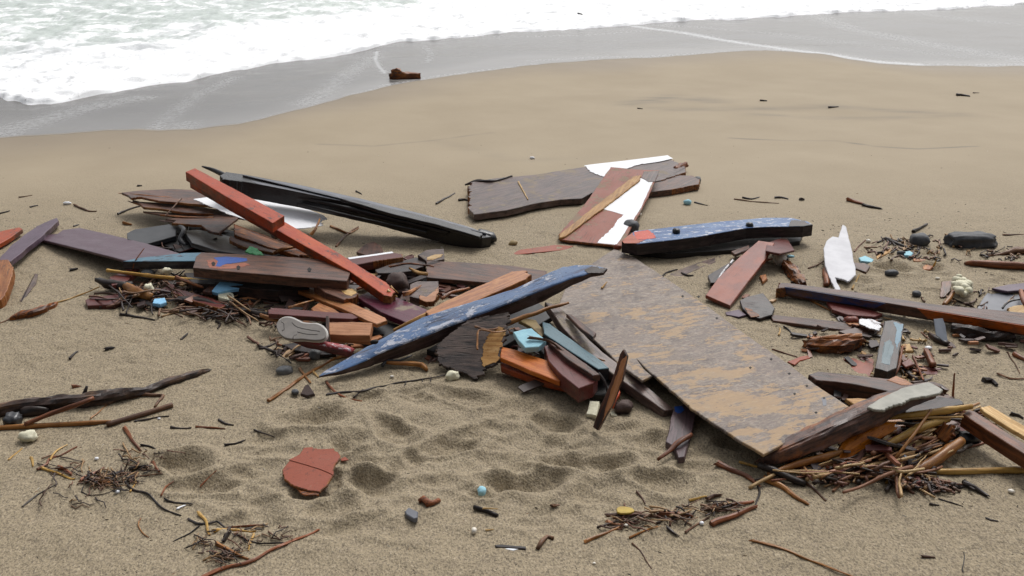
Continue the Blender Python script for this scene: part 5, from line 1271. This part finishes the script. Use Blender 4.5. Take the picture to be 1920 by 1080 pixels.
S('square_beam', 'square brown beam going out at the right edge beside the reed pile', 'beam', [(1806, 776), (1816, 768), (1828, 771), (1890, 812), (1990, 872), (1990, 896), (1900, 838), (1850, 806)], wood('orange_brown_beam', (.21, .085, .045), (.09, .04, .024), rough=.42, bump=.4), th=.06, A=(1815, 772, .12), B=(1960, 862, .09))
S('pale_plank', 'pale raw plank at the right edge above the square brown beam', 'plank', [(1838, 764), (1856, 760), (1900, 786), (1990, 838), (1990, 856), (1900, 806), (1846, 772)], 'pale', th=.02, A=(1848, 764, .04), B=(1960, 832, .06))
rock('black_lump', 'black shiny lump between the reed pile and the square brown beam', 'lump', 1815, 822, 24, 11, 'plastic', lump=.4)
rock('black_lump', 'black lump under the jointed orange cane', 'lump', 1752, 838, 18, 12, 'plastic', lump=.4)
Lf('film_scrap', 'curled clear plastic scrap in the reed pile', 'plastic', [(1688, 868, 7, .04), (1698, 856, 9, .07), (1706, 862, 8, .06), (1704, 876, 5, .03)], 'metal', rough=.25, e=3)
T('rust twig standing upright behind the reed pile', [(1786, 750, .03), (1788, 725, .09), (1790, 700, .16)], 'rtwig', 6, wob=.003)
M['reedmix'] = island_mat('broken_reeds', [(.36, .23, .095), (.20, .085, .04), (.44, .30, .14), (.42, .27, .12), (.22, .08, .04), (.04, .027, .02), (.32, .16, .065), (.12, .055, .03)])
tangle('reed_tangle', 'tangle of broken reeds and stalks filling the reed pile', 'reeds',
       [(1690, 825, 80, 32, 74, 30, 13), (1620, 862, 60, 14, 26, 20, 14), (1730, 846, 50, 26, 30, 36, 20), (1650, 874, 70, 15, 22, 16, 22), (1760, 790, 45, 15, 20, 12, 20), (1680, 893, 50, 10, 18, 0, 60), (1500, 884, 40, 8, 10, -10, 30)], 'reedmix', w=(2.5, 8), L=(50, 170), zmax=.085, seed=5)
tangle('bark_litter', 'dark bark litter along the bottom of the reed pile', 'litter', [(1720, 905, 45, 10, 44, -20, 40), (1600, 893, 80, 10, 26, 0, 50), (1770, 915, 36, 8, 24, -15, 30), (1560, 900, 30, 8, 12, 20, 40)], 'tangle', w=(3, 7), L=(12, 40), zmax=.02, seed=6)
for lab, pts, mm, w in (
    ('red-brown stick at the left foot of the weathered timber', [(1343, 868), (1370, 880), (1400, 893), (1424, 912)], 'rtwig', 13),
    ('dark curved twig from the red stick down to the twig drift', [(1420, 908), (1424, 922), (1420, 938), (1416, 948)], 'dtwig', 6),
    ('orange splintered stick below the dark brown cane', [(1432, 896), (1470, 912), (1490, 930), (1516, 946)], 'cane', 13),
    ('grey twig at the end of the dark brown cane', [(1510, 905), (1530, 920), (1548, 938)], 'twig', 7),
    ('yellow straw poking out left of the weathered timber', [(1386, 866, .02), (1420, 875, .03), (1462, 880, .04)], 'reed', 6),
    ('pale stick below the reed pile', [(1562, 920), (1580, 905), (1602, 890)], 'twig', 7),
    ('short brown stick beside the pale stick below the reed pile', [(1605, 905), (1614, 886)], 'twig', 8),
    ('yellow straw between the jointed orange cane and the bark litter', [(1662, 905), (1676, 888), (1688, 874)], 'reed', 5),
    ('reddish stick beside the jointed orange cane', [(1655, 890), (1672, 878), (1690, 872)], 'rtwig', 10),
    ('pale chip right of the bark litter', [(1716, 896), (1736, 906)], 'pale', 7),
    ('dark twig lying right of the bark litter', [(1760, 935), (1785, 942), (1806, 950)], 'dtwig', 4),
    ('dark bark sliver under the straight yellow cane', [(1805, 905), (1830, 916), (1850, 930)], 'dtwig', 14),
    ('dark curled bark bit below the slate-grey sheet at the far right', [(1845, 712), (1860, 714), (1870, 722)], 'dtwig', 14),
    ('thin stem at the right edge below the long beam', [(1888, 660), (1905, 685), (1912, 700)], 'twig', 3),
    ('thin twig leading to the right edge beyond the dark curled bark bit', [(1870, 700), (1895, 710), (1925, 708)], 'twig', 5),
    ('red chip at the right edge below the long beam', [(1902, 664), (1912, 670), (1925, 676)], 'rtwig', 12),
    ('dark bark bit right of the pale raw plank', [(1895, 775), (1910, 779), (1918, 784)], 'dtwig', 10)):
    T(lab, pts, mm, w)

shards('board_litter', 'broken bits of board scattered around the long beam and blue-grey post', 'bits', [(1600, 640, 110, 40, 34, .02, 3, 10), (1720, 690, 60, 40, 26, .02, 3, 9), (1840, 640, 90, 30, 20, .02, 4, 10), (1640, 595, 80, 14, 12, .02, 3, 9), (1420, 520, 70, 50, 10, .01, 3, 7)], 'shard', 23)
shards('board_litter', 'splintered wood bits packed into the reed pile', 'bits', [(1640, 840, 90, 40, 36, .09, 6, 18), (1720, 800, 80, 34, 28, .10, 6, 18), (1560, 880, 70, 16, 14, .03, 5, 13), (1700, 890, 60, 16, 14, .02, 4, 10), (1640, 745, 110, 20, 14, .05, 6, 14)], 'shard', 24)

shards('board_litter', 'larger broken board pieces lying in the reed pile and behind the weathered timber', 'bits', [(1660, 830, 80, 30, 12, .08, 12, 24), (1680, 745, 90, 16, 9, .05, 10, 20), (1600, 640, 80, 30, 8, .02, 8, 16)], 'shard', 32)

# ================================================================== lower left and foreground
dw_ = Lf('driftwood_branch', 'long dark driftwood branch entering from the left edge', 'branch',
         [(-60, 775, 22), (0, 768, 26), (60, 758, 26), (130, 752, 26), (190, 746, 26), (240, 738, 22), (275, 732, 14), (300, 722, 15), (330, 712, 16), (360, 703, 15), (385, 695, 8), (394, 693, 3)],
         wood('driftwood', (.05, .032, .026), (.018, .014, .013), light=(.17, .10, .06), rough=.5, bump=.7, grain=12), rough=.2, freq=16, frag=.005, ridge=.3)
Lf('side_shoot', None, None, [(156, 745, 8, .03), (160, 733, 7, .055), (163, 724, 5, .075)], 'dtwig', parent=dw_)
Lf('side_shoot', None, None, [(262, 738, 7), (290, 741, 6), (306, 742, 6), (298, 752, 5), (290, 763, 4)], 'twig', parent=dw_, rough=.15)
rock('root_knot', 'black root knot under the long driftwood branch', 'knot', 24, 788, 14, 13, 'plastic', lump=.4)
Lf('root_knot', 'dark broken root between the knot and the long driftwood branch', 'root', [(40, 775, 14), (60, 770, 20), (92, 770, 10)], 'dtwig', rough=.35)
Lf('reed', 'long yellow reed on the sand at the left edge', 'reed', [(-60, 805, 9), (0, 802, 10), (80, 798, 10), (150, 794, 9), (208, 790, 6)], 'cane', nodes=.25, rough=.05)
Lf('reed', 'grey-brown reed in line with the long yellow reed', 'reed', [(200, 796, 9), (235, 786, 10), (280, 773, 10), (323, 759, 9)], 'twig', nodes=.3, rough=.06)
Lf('stick', 'rusty stick leaning over the long driftwood branch', 'stick', [(46, 796, 8, .02), (90, 778, 9, .04), (140, 760, 9, .075), (176, 746, 7, .085)], 'rtwig', rough=.12)
rock('foam_crumb', 'cream foam cone at the left, below the long yellow reed', 'foam', 52, 819, 16, 10, 'foamc', lump=.35)
tf = S('painted_shard', 'terracotta red painted shard alone on the trodden sand', 'shard',
       [(562, 850), (569, 839), (585, 837), (600, 841), (626, 840), (635, 848), (638, 858), (628, 873), (624, 892), (615, 908), (600, 922), (576, 919), (550, 911), (533, 898), (529, 880), (545, 860)], 'terra', th=.012, A=(530, 895, .028), B=(634, 858, .034), roll=5, jag=.002, broken='all', amp=.004)
S('raised_lip', None, None, [(541, 862), (552, 857), (600, 872), (626, 884), (624, 890), (596, 878)], 'terra', th=.0025, parent=tf)
S('flake', 'chipped lower edge', None, [(556, 915), (575, 908), (600, 916), (598, 928), (570, 928)], 'rust', th=.006, A=(556, 918, .012), B=(600, 922, .012), parent=tf, broken='all', amp=.004)
S('painted_flake', 'tiny red flake at the right tip of the terracotta red shard', 'flake', [(637, 855), (648, 857), (654, 862), (640, 864)], 'terra', th=.004)
rock('foam_crumb', 'pale blue foam ball beside a footprint in the foreground', 'foam', 903, 921, 8, 8, 'foamb', lump=.25, sink=.1)
S('stone_chip', 'flat grey stone chip in the foreground below the terracotta red shard', 'chip', [(759, 958), (766, 951), (784, 959), (783, 970), (776, 972), (762, 964)], 'slate', th=.018, A=(760, 962, .018), B=(783, 966, .018), roll=-6)
Lf('fruit_husk', 'shiny red-brown husk with a dark stalk, above the flat grey stone chip', 'husk', [(785, 940, 8), (793, 936, 11), (803, 944, 14), (812, 943, 8), (824, 938, 9)], 'rtwig', rough=.35, freq=40)
Lf('stick', 'short dark stick with a pale splinter on it in the foreground', 'stick', [(889, 951, 9), (910, 957, 9), (933, 967, 8)], 'dtwig', rough=.15)
T('pale splinter lying on the short dark foreground stick', [(906, 953, .02), (932, 954, .02)], 'pale', 4, 'splinter', 'splinter', wob=0)
S('wood_chip', 'thin dark chip with a white edge at the bottom of the frame', 'chip', [(928, 1021), (940, 1020), (986, 1024), (986, 1029), (960, 1027), (930, 1025)], 'dark', th=.008)
S('shell_bit', 'white sliver under the thin dark chip at the bottom', 'shell', [(946, 1029), (958, 1026), (976, 1028), (962, 1032)], 'white', th=.004)
rock('shell_bit', 'small cream shell in the lower foreground', 'shell', 889, 995, 5, 6, 'bone', sub=2)
T('tiny cream straw beside the small cream shell', [(910, 994), (924, 993)], 'pale', 4, 'straw', 'straw', wob=0)
Lf('bark_curl', 'brown curl of bark right of the thin dark chip', 'bark', [(1008, 1028, 8), (1016, 1015, 9), (1026, 1006, 9), (1038, 1010, 8)], 'twig', rough=.2)
S('leaf', 'yellow leaf on the twig drift in the lower right foreground', 'leaf', smooth_px([(1155, 952), (1165, 948), (1185, 951), (1191, 958), (1180, 962), (1158, 962)], 1), 'yellow', th=.008, z=.02)
tangle('twig_drift', 'fine twig litter in the drift right of the yellow leaf', 'twigs', [(1230, 965, 70, 12, 32, 0, 35), (1340, 950, 60, 12, 24, 10, 30), (1180, 985, 45, 10, 10, 10, 50)], 'tangle', w=(2, 4), L=(14, 60), zmax=.02, seed=8)
tangle('twig_drift', 'fine dark twig litter around the dark clump at the lower left', 'twigs', [(200, 895, 60, 14, 60, 0, 60), (280, 860, 60, 25, 24, -10, 50), (120, 870, 40, 20, 12, 30, 60), (150, 920, 90, 30, 20, 10, 60)], 'tangle', w=(1.5, 3), L=(12, 50), zmax=.015, seed=9)
tangle('twig_drift', 'fine twig litter in the drift at the bottom left', 'twigs', [(420, 1015, 60, 26, 30, 10, 60), (420, 1045, 30, 14, 30, 0, 60), (500, 1000, 50, 15, 12, -10, 40)], 'tangle', w=(1.5, 3), L=(10, 45), zmax=.015, seed=10)
tangle('splinter_litter', 'small splinters scattered around the blue-grey post', 'splinters', [(1700, 660, 60, 55, 34, 30, 60), (1560, 640, 60, 20, 10, 0, 50), (1690, 700, 60, 16, 20, 10, 60)], 'straw', w=(2, 5), L=(8, 24), zmax=.012, seed=12)
tangle('splinter_litter', 'small splinters scattered under and around the shoe sole', 'splinters', [(520, 645, 45, 25, 14, 20, 60), (660, 640, 60, 14, 14, 0, 40), (800, 520, 60, 24, 20, 10, 50), (515, 600, 20, 16, 10, 10, 60)], 'tangle', w=(2, 5), L=(12, 45), zmax=.03, seed=13)
tangle('splinter_litter', 'fine dark splinters on the sand around the two dark stones', 'splinters', [(1680, 465, 50, 22, 40, 10, 60), (1760, 460, 90, 30, 40, 5, 50), (1880, 478, 40, 16, 20, 5, 40), (1820, 560, 90, 22, 24, 20, 50)], 'tangle', w=(1.5, 4), L=(6, 26), zmax=.004, seed=14)

for lab, pts, mm, w in (
    ('long pale reed at the bottom right, broken near its upper end', [(1408, 1013), (1440, 1021), (1470, 1031), (1530, 1055), (1600, 1083), (1640, 1100)], 'cane', 7),
    ('black wiry root snaking right from the dark clump at the lower left', [(236, 905), (250, 918), (275, 923), (290, 938), (310, 956), (338, 966)], 'dtwig', 6),
    ('black thin root arching over the dark clump at the lower left', [(160, 905), (172, 898), (186, 891), (200, 892), (225, 905)], 'dtwig', 5),
    ('thin black loop of root below the dark clump at the lower left', [(156, 912), (154, 922), (165, 928), (195, 926), (215, 918)], 'dtwig', 3),
    ('short black curved twig left of the terracotta red shard', [(309, 935), (330, 943), (361, 945)], 'dtwig', 5),
    ('white splinter beside the short black curved twig', [(332, 954), (340, 951), (348, 947)], 'white', 5),
    ('yellow twig starting at the grey forked twig at the left', [(78, 877), (100, 886), (140, 898)], 'reed', 7),
    ('dark forked twig below the cream foam cone', [(70, 880), (88, 870), (92, 860), (115, 853), (143, 838)], 'rtwig', 6),
    ('pale twig rising off the dark forked twig', [(94, 862), (105, 846), (126, 834)], 'reed', 5),
    ('brown curled leaf on the end of the yellow twig', [(110, 876), (120, 878), (134, 890)], 'rtwig', 11),
    ('brown stick right of the curled brown leaf', [(150, 902), (175, 888), (196, 876)], 'rtwig', 8),
    ('orange chip in the dark clump at the lower left', [(186, 900), (196, 903), (206, 904)], 'cane', 12),
    ('dark bark sliver above the dark clump at the lower left', [(205, 893), (218, 888), (232, 883)], 'dtwig', 9),
    ('black bark bit above the wiry root', [(243, 879), (258, 876), (275, 873)], 'dtwig', 10),
    ('thin grey twig right of the dark clump at the lower left', [(240, 896), (270, 892), (305, 889)], 'twig', 4),
    ('reddish twig between the clump and the deep footprint', [(302, 929), (312, 912), (325, 903)], 'rtwig', 5),
    ('pale straw crossing the wiry root', [(244, 922), (250, 912), (256, 903)], 'reed', 4),
    ('pinkish reed stub standing out of the sand at the left', [(234, 802), (245, 820), (252, 832), (264, 845)], 'rtwig', 8),
    ('black twig starting at the foot of the pinkish reed stub', [(264, 834), (285, 840), (299, 848)], 'dtwig', 5),
    ('orange chip at the rim of the deep footprint', [(287, 866), (293, 877), (299, 884)], 'rtwig', 7),
    ('straight thin twig between the deep footprint and the terracotta red shard', [(376, 911), (390, 897), (406, 882)], 'rtwig', 4),
    ('thin straight stem at the left edge below the dark clump', [(42, 950), (70, 928), (108, 907)], 'dtwig', 4),
    ('yellow straw at the left edge under the cream foam cone', [(16, 862), (30, 850), (42, 840)], 'reed', 4),
    ('short yellow stub between the cone and the forked twig', [(58, 858), (62, 874)], 'reed', 6),
    ('dark thin chip right of the grey-brown reed', [(320, 801), (340, 803), (358, 802)], 'dtwig', 6),
    ('pinkish straw right of the dark thin chip', [(367, 800), (395, 802), (422, 804)], 'rtwig', 6),
    ('dark twig above the pinkish straw', [(410, 787), (422, 794), (438, 797)], 'dtwig', 6),
    ('black crooked twig left of the shard and below the pebbles', [(477, 806), (490, 812), (514, 819)], 'dtwig', 5),
    ('dark flat twig left of the terracotta red shard, above it', [(424, 834), (440, 832), (458, 825)], 'dtwig', 7),
    ('dark slanted twig on open sand above the driftwood branch tip', [(131, 672), (138, 664), (145, 659)], 'dtwig', 7),
    ('reddish seed above the long driftwood branch', [(136, 725), (142, 724), (149, 724)], 'rtwig', 9),
    ('thin black twig lying beside the grey-brown reed', [(252, 790), (280, 785), (316, 780)], 'dtwig', 5),
    ('thin tan twig between the yellow reed and the driftwood branch', [(170, 784), (186, 772), (204, 757)], 'cane', 4),
    ('thin curled tan root alone near the bottom left', [(264, 972), (260, 985), (268, 997), (279, 1008)], 'cane', 4),
    ('tan hooked root at the top of the bottom left drift', [(372, 962), (385, 973), (388, 990), (393, 1003)], 'reed', 7),
    ('black wiry twig winding through the bottom left drift', [(353, 973), (368, 981), (390, 982), (405, 979), (425, 992), (450, 1005), (480, 1017), (538, 1018)], 'dtwig', 6),
    ('thin black twig running down left from the hooked root', [(374, 985), (355, 1000), (325, 1015)], 'dtwig', 4),
    ('pale stick lying level in the bottom left drift', [(403, 995), (440, 994), (478, 996)], 'reed', 8),
    ('reddish twig above the level pale stick', [(425, 990), (450, 987), (480, 985), (498, 984)], 'rtwig', 5),
    ('orange root crossing the lower part of the bottom left drift', [(405, 1018), (425, 1030), (445, 1040), (465, 1048)], 'cane', 9),
    ('long rusty branch rising right at the bottom left', [(380, 1082), (420, 1065), (465, 1055), (500, 1035), (545, 1015), (575, 1004), (598, 992)], 'rtwig', 9),
    ('pale peg under the level pale stick', [(476, 1001), (470, 1015), (466, 1032)], 'reed', 5),
    ('dark stub right of the orange root', [(418, 1015), (426, 1004), (432, 998)], 'dtwig', 9),
    ('long thorny thin twig in front of the blue beam', [(612, 740), (680, 732), (740, 719), (790, 712), (835, 703)], 'dtwig', 5),
    ('thorn standing out of the thorny thin twig', [(664, 745), (680, 731)], 'dtwig', 4),
    ('long orange root left of the blue beam tip', [(503, 751), (535, 730), (565, 708), (595, 690), (630, 672), (650, 668)], 'cane', 9),
    ('short orange twig crossing the long orange root', [(562, 690), (572, 705), (582, 718)], 'cane', 7),
    ('reddish twig under the tip of the blue beam', [(612, 715), (628, 735), (650, 746), (678, 752)], 'rtwig', 6),
    ('pale peg at the very tip of the blue beam', [(588, 698), (597, 707)], 'pale', 6),
    ('dark curved twig left of the oval grey pebble', [(498, 652), (520, 663), (546, 681)], 'dtwig', 5),
    ('thin red twig over the dark crumbled board', [(520, 645), (545, 655), (570, 663)], 'rtwig', 4),
    ('brown straight twig alone in front of the twig litter', [(224, 589), (255, 593), (290, 600)], 'dtwig', 6),
    ('dark short chip on open sand left of the twig litter', [(131, 506), (144, 504)], 'dtwig', 7),
    ('dark thin twig right of the brown straight twig', [(386, 600), (400, 594), (412, 590)], 'dtwig', 5),
    ('dark splinter on open sand below the twig litter', [(340, 636), (348, 629), (352, 625)], 'dtwig', 5),
    ('dark bit on open sand between the driftwood tip and the heap', [(196, 655), (205, 653), (215, 652)], 'dtwig', 7),
    ('small dark curl below the front branch of the left heap', [(405, 602), (412, 606), (408, 616)], 'dtwig', 6),
    ('rusty stick mess end left of the shoe sole', [(485, 588), (500, 598), (512, 604)], 'rtwig', 8),
    ('thin dark twig up left of the splintered planks', [(221, 401), (240, 393), (264, 386)], 'dtwig', 5),
    ('bent dark twig on open sand above the violet plank', [(139, 384), (155, 391), (168, 396), (181, 396)], 'twig', 5),
    ('dark pale-ended splinter at the upper left', [(35, 370), (48, 368), (60, 366)], 'twig', 3),
    ('short dark splinter left of the bent dark twig', [(56, 388), (70, 385)], 'dtwig', 4),
    ('dark splinter at the left edge above the red plank end', [(-5, 401), (8, 398), (18, 395)], 'dtwig', 4),
    ('small orange chip on the sand below the splintered planks', [(231, 417), (238, 419), (246, 421)], 'cane', 8),
    ('dark oval bit above the splintered planks', [(257, 348), (266, 348)], 'dtwig', 5),
    ('dark small twig between the violet plank and the purple plank', [(138, 424), (148, 421)], 'dtwig', 4),
    ('pale twig lying over the splintered planks', [(340, 372, .18), (325, 388, .16), (310, 404, .14)], 'twig', 4),
    ('red twig standing at the left end of the light blue plank', [(248, 510, .06), (254, 488, .13), (270, 466, .17)], 'rtwig', 4),
    ('rusty twig standing against the long red beam', [(582, 440, .12), (592, 428, .15), (600, 410, .17)], 'cane', 7),
    ('bent twig on the sand between the red beam and the black timber', [(620, 424), (640, 432), (655, 437), (672, 428)], 'cane', 6),
    ('thin twig on the sand right of the bent twig by the black timber', [(630, 462), (650, 440), (672, 425)], 'twig', 5),
    ('thin twig above the black timber', [(668, 358), (678, 364)], 'dtwig', 4),
    ('straight dark twig between the black timber and the top hull board', [(818, 382), (835, 372), (853, 362)], 'dtwig', 5),
    ('dark curved twig right of the top hull board', [(1392, 370), (1410, 373), (1424, 369)], 'dtwig', 4),
    ('thin pale twig below the dark curved twig at the upper right', [(1377, 373), (1415, 378), (1460, 381)], 'twig', 3),
    ('dark broken twig right of the dark curved one at the upper right', [(1453, 370), (1466, 370), (1478, 373)], 'dtwig', 5),
    ('small dark bit at the end of the upper right twig line', [(1500, 373), (1508, 374)], 'dtwig', 7),
    ('orange broken twig at the upper right', [(1588, 373), (1600, 377), (1618, 382)], 'rtwig', 9),
    ('dark frayed end behind the orange broken twig', [(1618, 383), (1636, 388), (1652, 391)], 'dtwig', 7),
    ('short dark twig right of the brown ragged board', [(1302, 379), (1326, 385)], 'dtwig', 4),
    ('brown chip right of the plywood top corner', [(1278, 512), (1290, 517), (1300, 516)], 'dtwig', 5),
    ('dark twiglet under the blue and white beam', [(1240, 520), (1252, 510), (1270, 505)], 'dtwig', 5),
    ('dark twig lying beside the rotten orange stick', [(1484, 530), (1492, 525)], 'dtwig', 4),
    ('thin brown twig under the blue end of the long beam', [(1512, 555), (1530, 568), (1556, 582)], 'cane', 6),
    ('dark little twig below the narrow dark bar', [(1470, 612), (1482, 620), (1490, 630)], 'dtwig', 4),
    ('small forked straw left of the narrow dark bar', [(1460, 628), (1462, 615)], 'reed', 4),
    ('orange stick ending the twig drift at the lower right', [(1335, 982), (1375, 967), (1418, 950)], 'rtwig', 14),
    ('reddish bark stick above the orange stick in the drift', [(1335, 953), (1375, 945), (1412, 940)], 'rtwig', 10),
    ('yellow stick at the left end of the twig drift', [(1098, 1015), (1130, 1002), (1165, 988)], 'cane', 8),
    ('pink splinter at the left end of the twig drift', [(1140, 978), (1155, 984), (1170, 984)], 'pink', 7),
    ('short tan stick below the twig drift', [(1180, 1008), (1205, 997), (1233, 987)], 'cane', 6),
    ('dark brown stick under the yellow leaf', [(1136, 966), (1175, 964), (1225, 968), (1270, 974)], 'twig', 9),
    ('thick red-brown stick in the middle of the twig drift', [(1235, 965), (1270, 966), (1300, 969)], 'rtwig', 15),
    ('yellow stem at the top of the twig drift', [(1292, 938), (1310, 934), (1325, 930)], 'reed', 6),
    ('brown curled leaf at the top of the twig drift', [(1325, 936), (1338, 930), (1352, 928)], 'twig', 11),
    ('thin stick crossing under the orange stick of the drift', [(1285, 998), (1305, 985), (1330, 970)], 'twig', 6),
    ('dark slanted twig left of the twig drift top', [(1194, 922), (1202, 932), (1210, 944)], 'twig', 5),
    ('thin tan twig in the middle of the twig drift', [(1322, 956), (1342, 955), (1362, 953)], 'reed', 5),
    ('dark fork below the middle of the twig drift', [(1252, 990), (1262, 998), (1270, 1004)], 'dtwig', 7),
    ('feathery dark seaweed sprig below the left end of the twig drift', [(1185, 1018), (1200, 1032), (1212, 1050), (1222, 1066)], 'twig', 4),
    ('thin dark upright twig at the bottom right edge', [(1806, 1072), (1807, 1036)], 'dtwig', 3),
    ('dark crumb twig in the right foreground', [(1730, 1043), (1750, 1045)], 'twig', 7),
    ('dark curved sliver in the right foreground', [(1848, 971), (1860, 976), (1872, 977)], 'dtwig', 5),
    ('black short twig in the right foreground', [(1742, 944), (1752, 946), (1762, 947)], 'dtwig', 5),
    ('brown chip on the sand above the twig drift', [(1035, 948), (1045, 947)], 'twig', 9)):
    T(lab, pts, mm, w)
th_ = [o for o in bpy.data.objects if o.get('label') == 'long thorny thin twig in front of the blue beam'][0]
for a, b in (((660, 734), (664, 745)), ((762, 715), (757, 724)), ((792, 711), (797, 722)), ((808, 708), (806, 717))):
    T(None, [a, b], 'dtwig', 3, 'thorn', None, parent=th_)

# ---- far sand and water
db2 = Lf('drift_log', 'rusty dark log stranded at the edge of the wash', 'log', [(731, 143, 12, .02, 10), (745, 142, 16, .03, 15), (765, 142, 15, .025, 14), (788, 143, 13, .015, 11)], 'rust', e=4, rough=.2, freq=20, frag=.02)
Lf('broken_knob', None, None, [(735, 136, 8, .09), (745, 132, 9, .12), (751, 136, 6, .10)], 'rust', parent=db2, rough=.4, freq=30)
for lab, pts, mm, w in (
    ('dark straight stick far up the beach at the right', [(1793, 177), (1805, 178), (1819, 180)], 'dtwig', 6),
    ('thin faint twig right of the dark straight stick far up the beach', [(1824, 174), (1836, 174)], 'dtwig', 2),
    ('short dark stick far up the beach, centre right', [(1425, 188), (1438, 189)], 'dtwig', 4),
    ('dark flat stick far up the beach, right of the short dark one', [(1553, 201), (1572, 200)], 'dtwig', 4),
    ('faint twig far up the beach left of the dark flat stick', [(1195, 203), (1205, 204)], 'dtwig', 2.5),
    ('black stick afloat in the foam', [(1084, 25, .16), (1092, 27, .16)], 'dtwig', 4)):
    T(lab, pts, mm, w, wob=.004)
for x, y, rx, ry, mm, lab in ((126, 381, 8, 3, 'white', 'white scrap on open sand above the violet plank'), (998, 296, 5, 2.5, 'white', 'white bit on the sand above the top hull board'), (1289, 379, 8, 5, 'foamb', 'pale blue foam bit right of the top hull board'),
                              (1196, 402, 7, 4, 'bone', 'cream bit on the right edge of the red and white board'), (1571, 484, 3, 2, 'bone', 'tiny white bit on the greyish-white board side'),
                              (1758, 522, 4, 2.5, 'bone', 'tiny white bit above the thin brown chip'), (181, 860, 4, 3, 'white', 'white shell bit left of the deep footprint'), (220, 922, 5, 3, 'white', 'white shell bit under the dark clump at the lower left'),
                              (298, 785, 3, 2, 'white', 'tiny white bit beside the grey-brown reed'), (1234, 918, 1, 1, 'bone', None), (1896, 921, 6, 4, 'bone', 'white shell at the right edge below the straight yellow cane'),
                              (1114, 1056, 3, 2, 'bone', 'tiny white shell at the bottom, right of the bark curl'), (735, 706, 4, 2.5, 'bone', 'tiny white bit in front of the blue beam'), (1316, 981, 4, 3.5, 'white', 'white knob at the foot of the orange stick in the drift'),
                              (1174, 985, 5, 3, 'bone', 'white bit on the yellow stick of the twig drift'), (143, 723, 0, 0, 'bone', None)):
    if lab: rock('shell_bit', lab, 'shell', x, y, rx, ry, mm, sub=2, sink=.2)
for x, y, r_ in ((471, 283, 3), (163, 326, 3), (205, 658, 4), (140, 668, 3), (1044, 863, 7), (833, 927, 5), (1010, 970, 5), (1110, 965, 4), (225, 985, 5), (262, 1028, 8), (290, 1065, 9), (645, 1060, 4), (350, 955, 4)):
    pass

# fine litter nobody could count
rr = random.Random(99); V = []; Fc = []
zones = [(0, 380, 1920, 460, 420, 1.0), (0, 460, 1920, 640, 700, 1.2), (0, 640, 1920, 800, 560, 1.3), (0, 800, 1920, 1080, 620, 1.5), (0, 270, 1920, 380, 90, .8),
         (100, 440, 480, 640, 120, 1.2), (1420, 400, 1920, 700, 520, 1.3), (1120, 460, 1500, 640, 160, 1.2), (220, 1000, 520, 1080, 120, 1.6), (1500, 860, 1920, 960, 160, 1.6), (60, 820, 440, 1000, 160, 1.4)]
for (x0, y0, x1, y1, n, s) in zones:
    for i in range(n):
        px, py = rr.uniform(x0, x1), rr.uniform(y0, y1)
        g = W(px, py); z = g1(g.x, g.y); k = depth(g) / F
        L = s * k * (1.4 + 6 * rr.random() ** 3.5); w = min(L * .5, s * k * rr.uniform(.7, 1.5)); a = rr.gauss(0, 1.1); h = w * .5
        c, sn = math.cos(a), math.sin(a); o = len(V)
        g = W(px, py, z)
        for dx, dy, dz in ((-1, -.5, -.3), (0, -1, -.3), (1, .3, -.3), (.1, .9, -.3), (-.5, -.2, 1), (.5, .1, 1)):
            V.append((g.x + dx * L * c / 2 - dy * w * sn / 2, g.y + dx * L * sn / 2 + dy * w * c / 2, z + dz * h))
        Fc += [tuple(o + t for t in q) for q in ((0, 1, 4), (1, 5, 4), (1, 2, 5), (2, 3, 5), (3, 4, 5), (3, 0, 4), (0, 3, 2, 1))]
tag(link('debris_flecks', V, Fc, M['fleck']), 'fine specks of wood and shell strewn over the sand', 'flecks', kind='stuff')

for o in bpy.data.objects:
    for k in ('_n', '_p', '_x'):
        if k in o: del o[k]
